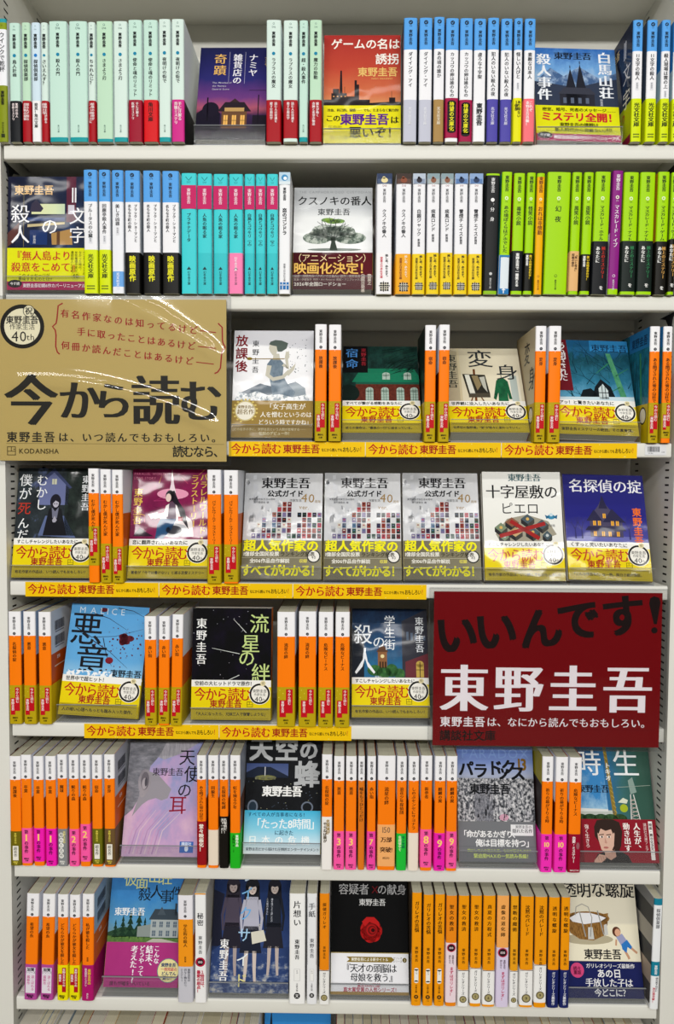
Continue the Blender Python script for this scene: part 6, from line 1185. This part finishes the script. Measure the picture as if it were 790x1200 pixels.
# ------------------------------------------------------------------ face-out books on their acrylic stands
ALPHA_DEF = {6: 19, 7: 19, 8: 17}
BOTTOM = dict(namiya=164, game=168, hakuba=166, eleven=340, kusunoki=339.5, after=513, mansion=507.5, henshin=507, snow=510, mukashi=678, parallel=679.5, guide1=680, guide2=679.5, guide3=679.5, pierrot=680.5, okite=681,
              malice=840, meteor=846, student=841, angel=1004, sky=1001, paradox=1010, tokio=1011, villa=1157, lakeside=1169, suspect=1171, basket=1176)
ANGLE = dict(malice=14, meteor=6, student=24, game=8, paradox=14, mukashi=11, parallel=12)
def face_frame(name, row, xl, xr, top, t, o, Y0=.007):
    xm = (xl + xr) / 2
    b = BOTTOM.get(name, 0)
    z0 = ray(xm, b, Y0).z if b else ZS[row] + .008
    z0 = max(z0, ZS[row] + .0042)
    A = ray(xl, b or SHELF_PX[min(row, 7)][1], Y0); B = ray(xr, b or SHELF_PX[min(row, 7)][1], Y0); W = B.x - A.x
    xc = (A.x + B.x) / 2; occ = SPX.get(row, [])
    lo = max([b_ for a_, b_ in occ if (a_ + b_) / 2 < xc] + [-WS / 2 - .0034]); hi = min([a_ for a_, b_ in occ if (a_ + b_) / 2 > xc] + [WS / 2 + .0034])
    r_ = o.get('roll', 0); sh = math.sin(r_) * .148
    lo += .0006 + max(0, -sh); hi -= .0006 + max(0, sh)
    W = min(B.x - A.x, hi - lo); x0 = max(lo, min(hi - W, A.x)); x1 = x0 + W; xc = (x0 + x1) / 2
    SPX.setdefault(row, []).append((x0 - .0003, x1 + .0003))
    H = o.get('H', .1475)
    def top_px(a): return proj(Vector((xc, Y0 + H * math.sin(a), z0 + H * math.cos(a))))[1]
    if name in ANGLE: a = math.radians(ANGLE[name])
    elif top is None: a = math.radians(ALPHA_DEF[row])
    else: a = min((abs(top_px(math.radians(d / 10)) - top), math.radians(d / 10)) for d in range(30, 420))[1]
    rl_ = abs(math.sin(o.get('roll', 0))) * W / 2
    lift = z0 - ZS[row] - .0018 - rl_
    t = max(.008, min(t, max(.001, lift) / math.sin(a) - .0008))          # as thick as its heel fits under the lean
    lift_min = (t + .0008) * math.sin(a) + .0018 + rl_
    z0 = max(z0, ZS[row] + lift_min)
    if top: REPORT.append((name, round(top_px(a) - top, 1)))
    return Vector((xc, Y0, z0)), a, W - .0020, H, t
REPORT = []
def make_face(name, row, xl, xr, top, t, fa, fb, v0, label, o):
    loc, a, W, H, t = face_frame(name, row, xl, xr, top, t, o)
    REPORT.append((round(math.degrees(a), 1), round(W, 4), round(t, 4)))
    rot = (-a, o.get('roll', 0), o.get('yaw', 0))
    grp = 'face-out paperbacks on the %s shelf' % ROWNAME[row]
    book = thing('guidebook' if 'guide' in name else 'paperback', label, 'book', loc, rot, 'white guidebooks standing side by side' if 'guide' in name else grp)
    hw = W / 2
    # jacket: front cover, rounded spine on the right, back cover
    mb = MB(); mb.sheet(W, H, base=0); paper = mat('d8d6d0'); r = .0022; n = 4
    prof = [(-hw, .0007), (-hw, 0), (hw - r, 0)] + [(hw - r + r * math.sin(q), r - r * math.cos(q)) for q in (math.radians(90 * k / n) for k in range(1, n + 1))] + [(hw, t - r)] + [(hw - r + r * math.cos(q), t - r + r * math.sin(q)) for q in (math.radians(90 * k / n) for k in range(1, n + 1))] + [(-hw, t), (-hw, t - .0007), (hw - .0012, t - .0007), (hw - .0012, .0007)]
    side = mat(o.get('spine', 'd9721a' if fb and v0 == .645 and 'guide' not in name else '6c6a70'), 'film')
    i = len(mb.v); m_ = len(prof); mb.v += [(x, y, 0) for x, y in prof] + [(x, y, H) for x, y in prof]
    for k in range(m_):
        j = (k + 1) % m_; mb.f.append((i + k, i + j, i + m_ + j, i + m_ + k)); mb.m.append(mb.slot(side if 2 < k < 12 else paper)); mb.uv.append([(0, 0)] * 4); mb.sm.append(2 <= k < 12)
    for zz in (0, H):
        for q in range(m_ // 2 - 1): pass
    fa(mb); later(mb, 'jacket', book)
    pb = MB(); pb.box(-hw + .0008, hw - .0014, .0009, t - .0009, .0004, H - .0005, mat('d6d2bc', 'page')); pb.build('page_block', book)
    if fb:
        ob = MB(); h = H * (1 - v0); base_m = mat('b9a40e', 'film')
        g = .0005; ring = [(-hw - g, t + g), (-hw - g, -g), (hw - r, -g), (hw - r * .3, -g + r * .35), (hw + g, r), (hw + g, t - r), (hw - r * .3, t + g - r * .3), (hw - r, t + g)]
        ring0 = [(-hw - g, t + g), (-hw - g, t), (-hw - .0001, -.0003)]
        A_ = [(-hw - .0002, .0012), (-hw - .0002, -g), (hw - r, -g), (hw - r * .3, -g + r * .35), (hw + g, r), (hw + g, t - r), (hw - r * .3, t + g - r * .35), (hw - r, t + g), (-hw, t + g)]
        ob.ring([(x, y, 0) for x, y in A_], [(x, y, h) for x, y in A_], base_m, closed=False); ob.sm = [False] * len(ob.f)
        ob.sheet(W, H, base=11); fb(ob); later(ob, 'belly_band', book)
    # stand
    # its foot lies flat on the shelf, the backrest leans with the book, the lip stands in front of it
    st = thing('book_stand', 'clear acrylic stand holding up the ' + COVSHORT.get(name, 'half-hidden sky-blue cover'), 'book stand', (loc[0], 0, ZS[row]), (0, 0, o.get('yaw', 0)), 'acrylic book stands')
    w2 = hw + .0002; lift = loc[2] - ZS[row]; y0 = loc[1]; lip = lift + .0165; ca, sa = math.cos(a), math.sin(a)
    yl = y0 - .0042
    pl = MB(); pl.box(-w2, w2, yl, .118, .0002, .0014, ACRYLIC); pl.box(-w2, w2, yl, yl + .0016, .0014, lip, ACRYLIC); pl.build('tray', st)
    def q(d, h): return (y0 + d * ca + h * sa, lift - d * sa + h * ca)          # depth and height in the book's own lean
    bp = MB(); h0 = (.0017 - lift + (t + .0028) * sa) / ca; A4 = [q(t + .0012, h0), q(t + .0012, .10), q(t + .0028, .10), q(t + .0028, h0)]
    w3 = w2 - .008
    bp.ring([(-w3, y, max(z, .0016)) for y, z in A4], [(w3, y, max(z, .0016)) for y, z in A4], ACRYLIC); bp.face([(-w3, y, max(z, .0016)) for y, z in A4], ACRYLIC); bp.face([(w3, y, max(z, .0016)) for y, z in A4][::-1], ACRYLIC)
    bp.sm = [False] * len(bp.f); bp.build('backrest', st)
    eg = MB(); eg.box(-w2, w2, yl - .0001, yl + .0017, lip, lip + .0006, ACRYLIC_EDGE); eg.box(-w2, w2, yl - .0003, yl - .0001, .0003, .0013, ACRYLIC_EDGE); eg.build('polished_edge', st)
COVSHORT = {k: v[8] for k, v in COV.items()}
for row, items in ROWS.items():
    # runs of spines between the face-out books
    runs, cur, left = [], [], None
    for kind, sp in items:
        if kind == 'f':
            runs.append((cur, left, sp)); cur, left = [], sp
        else: cur.append(sp)
    runs.append((cur, left, None))
    for run, l_, r_ in runs:
        for i, sp in enumerate(run):
            make_spine(row, sp, ordinal_place(row, run, i, COVSHORT.get(l_), COVSHORT.get(r_)))
for name, (row, xl, xr, top, t, fa, fb, v0, short, label, o) in COV.items():
    make_face(name, row, xl, xr, top, t, fa, fb, v0, label, o)
print('FACES', REPORT)

# ------------------------------------------------------------------ the lowest shelf: only page tops show
rl = random.Random(31)
LOWX = [19.5, 40, 46, 53.5, 58, 62, 66, 78.5, 90, 100, 118, 133, 158, 176, 190, 210, 228, 234, 256, 268, 276, 284, 292, 302]
LOWX2 = [394, 404, 414, 425.5, 436.5, 447, 458, 470, 481, 492, 503.5, 514, 525, 537, 548, 560, 572, 584, 596, 608, 624, 640, 650, 662, 675, 690, 702, 715, 728, 740, 750, 762]
cols = ['d8d2be', 'e4dcc0', 'cfc6a8', 'ded8c8', 'c9c1a6', 'd4cbb2']
def low_run(xs, la, ra):
    n = len(xs) - 1
    for i in range(n):
        x0, x1 = xs[i], xs[i + 1]
        A = ray(x0, 1200, -.002); B = ray(x1, 1200, -.002); w = B.x - A.x - .0003; cx = (A.x + B.x) / 2; H = .147 + rl.uniform(-.002, .003)
        k, anchor = (ORD[i + 1], la) if 2 * i < n else (ORD[n - i], ra)
        t = thing('paperback', 'cream page top of a spine-out paperback, %s %s' % (k, anchor), 'book', (cx, -.002, ZS[8] + .0002), (0, 0, 0), 'paperbacks on the lowest shelf')
        c = rl.choice(('e8e4dc', 'f0f0ee', 'a8323a', 'd8b070', '8a9aa8', 'e8e4dc'))
        mb = MB(); mb.sheet(w, H, base=10); jacket_body(mb, w, H, .104, [0, 1], bands([(1, c)]), bands([(1, c)]), bands([(1, c)])); later(mb, 'jacket', t)
        pb = MB(); pb.box(-w / 2 + .0006, w / 2 - .0006, .0022, .103, .0004, H - .0005, mat(cols[rl.randrange(6)], 'page')); pb.build('page_block', t)
low_run(LOWX, 'from the left end of the lowest shelf', 'left of the half-hidden blue cover')
low_run(LOWX2, 'right of the half-hidden blue cover', 'from the right end of the lowest shelf')
make_face('low', 8, 306, 388, None, .016, a_low, None, 0, 'face-out sky-blue paperback, only its top edge in view below the seventh shelf', dict())

# ------------------------------------------------------------------ yellow shelf strips, price label
def strip(row, x0, x1, label, y_off=.0006):
    A = ray(x0, SHELF_PX[row][1] + 8, -y_off); B = ray(x1, SHELF_PX[row][1] + 8, -y_off); w = B.x - A.x - .0004; cx = (A.x + B.x) / 2; h = .0192
    zc = ZS[row] - .0100
    mb = MB(); mb.kind = 'paper'; mb.box(-w / 2, w / 2, 0, .0004, 0, h, mat('f2c40c')); mb.sheet(w, h)
    o = mb; m = mb
    u = .02
    m.t('今から読む', .018, .50, .074, 'b8141c', 3, sty='n', sy=1.1); m.t(AUTH, .398, .50, .068, 'a01018', 3, sty='b', sy=1.0); m.t('なにから読んでも', .680, .55, .0195, '2a1c08', 3, sty='b', sy=1.35); m.t('おもしろい', .838, .52, .0265, '2a1c08', 3, sty='b', sy=1.5, pitch=.92); m.t('！', .962, .5, .03, 'b8141c', 3, sty='b', sy=1.5)
    rnd = random.Random(x0)
    for q in range(9): mb.c(rnd.random(), rnd.choice((.1, .9)), .004, 'f8e470', 2, 6)
    m.settle if False else None
    PENDING.append((mb, 'shelf_strip', None)); mb.final = ((cx, -y_off, zc - h / 2), label)
STRIPS = [(3, 268, 428, 'yellow advertising strip on the third shelf edge, below the white girl-in-blue-dress cover'), (3, 428.5, 587.5, 'yellow advertising strip on the third shelf edge, below the green-roofed mansion cover'), (3, 588, 747, 'yellow advertising strip on the third shelf edge, next to the white barcode end'),
 (4, 29.5, 186, 'yellow advertising strip at the left end of the fourth shelf edge'), (4, 186.5, 343, 'yellow advertising strip on the fourth shelf edge, below the leftmost white guidebook'), (4, 343.5, 500, 'yellow advertising strip on the fourth shelf edge, left of the red sign'),
 (5, 98.5, 256.5, 'yellow advertising strip on the fifth shelf edge, below the sky-blue blood-splash cover'), (5, 257, 412, 'yellow advertising strip on the fifth shelf edge, below the black shooting-star cover')]
for s_ in STRIPS: strip(*s_)
ks = set()
for mb, _, _ in PENDING: ks |= mb.keys()
prefetch(sorted(ks, key=str))
for mb, n, p in PENDING:
    mb.settle(); o = mb.build(n, p)
    if hasattr(mb, 'final'):
        o.location = mb.final[0]; o['label'] = mb.final[1]; o['category'] = 'shelf strip'; o['group'] = 'yellow strips along the shelf edges'
PENDING.clear()

def flat_sign(mb): 
    ks = mb.keys(); prefetch(sorted(ks, key=str)); mb.settle()
A = ray(756, 526, -.0006); B = ray(781, 526, -.0006); w = B.x - A.x
mb = MB(); mb.kind = 'paper'; mb.box(-w / 2, w / 2, 0, .0004, 0, .0135, mat('dfe0e2')); mb.sheet(w, .0135)
rb = random.Random(2); u = .12
while u < .66:
    q = rb.choice((.012, .02, .03)); mb.r(u, .18, u + q, .68, '3c3e46', 2); u += q + rb.choice((.012, .02))
mb.t('9784', .14, .82, .09, '3c3e46', 2, pitch=1.2); mb.t('630', .78, .70, .09, '5c5e66', 2)
flat_sign(mb); o = mb.build('price_label'); o.location = ((A.x + B.x) / 2, -.0006, ZS[3] - .0155)
o['label'] = 'small white barcode label at the right end of the third shelf edge'; o['category'] = 'label'

# ------------------------------------------------------------------ the two signs in clear holders
def sign(name, quad, label, ground, draw, holder_px, ridges, Yp=-.0035):
    (x0, y0, x1, y1) = quad
    A = ray(x0, y0, Yp); B = ray(x1, y1, Yp)
    rollz = math.radians(-.35)
    w = B.x - A.x; h = A.z - B.z; c = ((A.x + B.x) / 2, Yp, B.z)
    t = thing(name, label, 'sign', (c[0], 0, c[2]))
    mb = MB(); mb.kind = 'sign'; mb.box(-w / 2, w / 2, Yp, Yp + .0006, 0, h, mat(ground, 'paper')); mb.sheet(w, h, lambda a, b, l: (a, Yp - EPS * l, b)); mb.kind = 'paper'
    draw(mb); flat_sign(mb); mb.build('printed_card', t)
    hx0, hy0, hx1, hy1 = holder_px
    P = ray(hx0, hy0, Yp); Q = ray(hx1, hy1, Yp); a0, a1 = P.x - c[0], Q.x - c[0]; b0, b1 = Q.z - c[2], P.z - c[2]
    # the rigid pocket: back sheet, gently buckled front sheet, thicker rim
    hb = MB(); nx, nz = 84, 64
    def buckle(u, v):
        q = .0015 * math.sin(math.pi * u) * math.sin(math.pi * v)
        for c_, sg, am in ridges: q += am * math.exp(-((v - c_(u)) / sg) ** 2) * min(1, 12 * u, 12 * (1 - u), 12 * v, 12 * (1 - v))
        return Yp - .0012 - q
    for sgn in (0,):
        base = len(hb.v)
        for j in range(nz + 1):
            for i in range(nx + 1): u, v = i / nx, j / nz; hb.v.append((a0 + (a1 - a0) * u, buckle(u, v), b0 + (b1 - b0) * v))
        for j in range(nz):
            for i in range(nx):
                k = base + j * (nx + 1) + i; hb.f.append((k, k + 1, k + nx + 2, k + nx + 1)); hb.m.append(hb.slot(POCKET)); hb.uv.append([(0, 0)] * 4); hb.sm.append(True)
    hb.build('front_sheet', t)
    kb = MB(); kb.box(a0, a1, Yp + .0012, Yp + .0022, b0, b1, POCKET); kb.build('back_sheet', t)
    rim = MB(); rm = mat('b4b6b4'); q = .0009
    for bx in ((a0, a1, b0 - q, b0), (a0, a1, b1, b1 + q), (a0 - q, a0, b0, b1), (a1, a1 + q, b0, b1)): rim.box(bx[0], bx[1], Yp - .0014, Yp + .0022, bx[2], bx[3], ACRYLIC)
    rim.build('rim', t)
    return t
def d_gold(m):
    K, R_ = '2b2a26', '9c2428'
    m.e(.107, .168, .097, .136, '1f1e1a', 2, 40); m.e(.107, .168, .079, .111, 'e9e3c4', 3, 40); m.e(.137, .073, .026, .037, '1f1e1a', 4); m.e(.137, .073, .023, .033, 'e9e3c4', 5); m.t('祝', .137, .073, .034, K, 6, center=True, sty='n')
    m.t(AUTH, .107, .128, .036, K, 5, center=True, sty='b'); m.t('作家生活', .107, .170, .028, K, 5, center=True, sty='r'); m.t('40', .092, .228, .062, K, 5, center=True, sty='l'); m.t('th', .142, .232, .038, K, 5, center=True, sty='l')
    for tx, u, v, pu, pv in (('有名作家なのは知ってるけど', .276, .088, .0468, .0083), ('手に取ったことはあるけど', .347, .200, .0438, .0077), ('何冊か読んだことはあるけど', .277, .284, .0452, .0078)):
        for i, ch in enumerate(tx): m.t(ch, u + pu * i, v + pv * i, .0375, R_, 4, sty='n')
    for a_, b_, v_ in ((.884, .955, .196), (.876, .955, .293), (.868, .945, .390)): m.l([(a_, v_ - .006), (b_, v_ + .006)], .004, R_, 3)
    m.l([(.286, .024), (.266, .04), (.260, .12), (.256, .148), (.240, .168), (.252, .19), (.255, .22), (.253, .29), (.260, .325), (.27, .338)], .006, R_, 3)
    m.l([(.964, .145), (.982, .17), (.983, .25), (.986, .27), (.996, .292), (.984, .31), (.979, .34), (.974, .42), (.962, .445), (.948, .454)], .006, R_, 3)
    for tx, u, s, sy in (('今', .025, .235, 1.0), ('か', .262, .185, 1.0), ('ら', .415, .175, 1), ('読', .585, .21, 1.08), ('む', .79, .195, 1)): m.t(tx, u, .628, s, K, 4, sty='M', sy=sy, res=4)
    m.t('東野圭吾', .028, .854, .048, K, 4, sty='b', pitch=1.15); m.t('は、いつ読んでもおもしろい。', .256, .854, .044, K, 4, sty='n', pitch=1.18)
    m.r(.03, .892, .99, .894, '6a5c34', 3); m.t('読むなら、', .765, .940, .052, K, 4, sty='b', pitch=.9)
    for a in ((.033, .912, .036, .967), (.068, .912, .071, .967), (.033, .912, .071, .916), (.033, .963, .071, .967), (.05, .912, .053, .942), (.033, .940, .071, .944), (.06, .927, .071, .931)): m.r(*a, '4a4024', 4)
    m.t('KODANSHA', .085, .940, .030, '4a4024', 4, sty='b', pitch=1.0)
sign('gold_sign', (-3, 350.5, 265.5, 541), 'gold paper sign with big black lettering in a clear pocket over the third shelf', 'bda768', d_gold, (-4, 347, 270, 545), [(lambda u: 1.02 - .85 * (u - .52) if u > .5 else 1.3, .055, .0034), (lambda u: .50 - .45 * (u - .17) ** 2, .05, .0028)])
def d_red(m):
    K = '1d1212'
    for tx, u, v, a in (('い', .005, .29, 5), ('い', .178, .265, 5), ('ん', .375, .25, 6), ('で', .54, .195, 6), ('す', .735, .165, 6)): m.t(tx, u, v, .19, K, 4, sty='x', ang=a, res=5)
    m.p([(.962, .02), (.985, .03), (.992, .06), (.978, .20), (.965, .20), (.942, .07), (.945, .035)], K, 4); m.e(.968, .24, .014, .02, K, 4)
    for i, ch in enumerate(AUTH): m.t(ch, .03 + .24 * i, .63, .225, 'efe9ee', 4, sty='M', res=5, sx=.95, sy=.98)
    m.t('東野圭吾', .03, .845, .047, 'efe9ee', 4, sty='b', pitch=1.08); m.t('は、なにから読んでもおもしろい。', .238, .845, .044, 'efe9ee', 4, sty='m', pitch=1.03)
    m.r(.02, .885, .98, .887, '5a0c14', 3); m.t('講談社文庫', .03, .935, .05, K, 4, sty='b', pitch=1.0)
sign('red_sign', (509, 693, 772, 876), 'dark red sign with black and white lettering in a clear pocket, over the fifth shelf', '74040c', d_red, (504, 689, 778, 880), [(lambda u: .55 + .1 * u, .25, .001)])
wb = MB(); wb.box(-2.5, 2.5, DEPTH + .003, DEPTH + .05, 0, 3.2, mat('d8d5cc', 'steel')); wo = wb.build('wall_back'); wo['kind'] = 'structure'
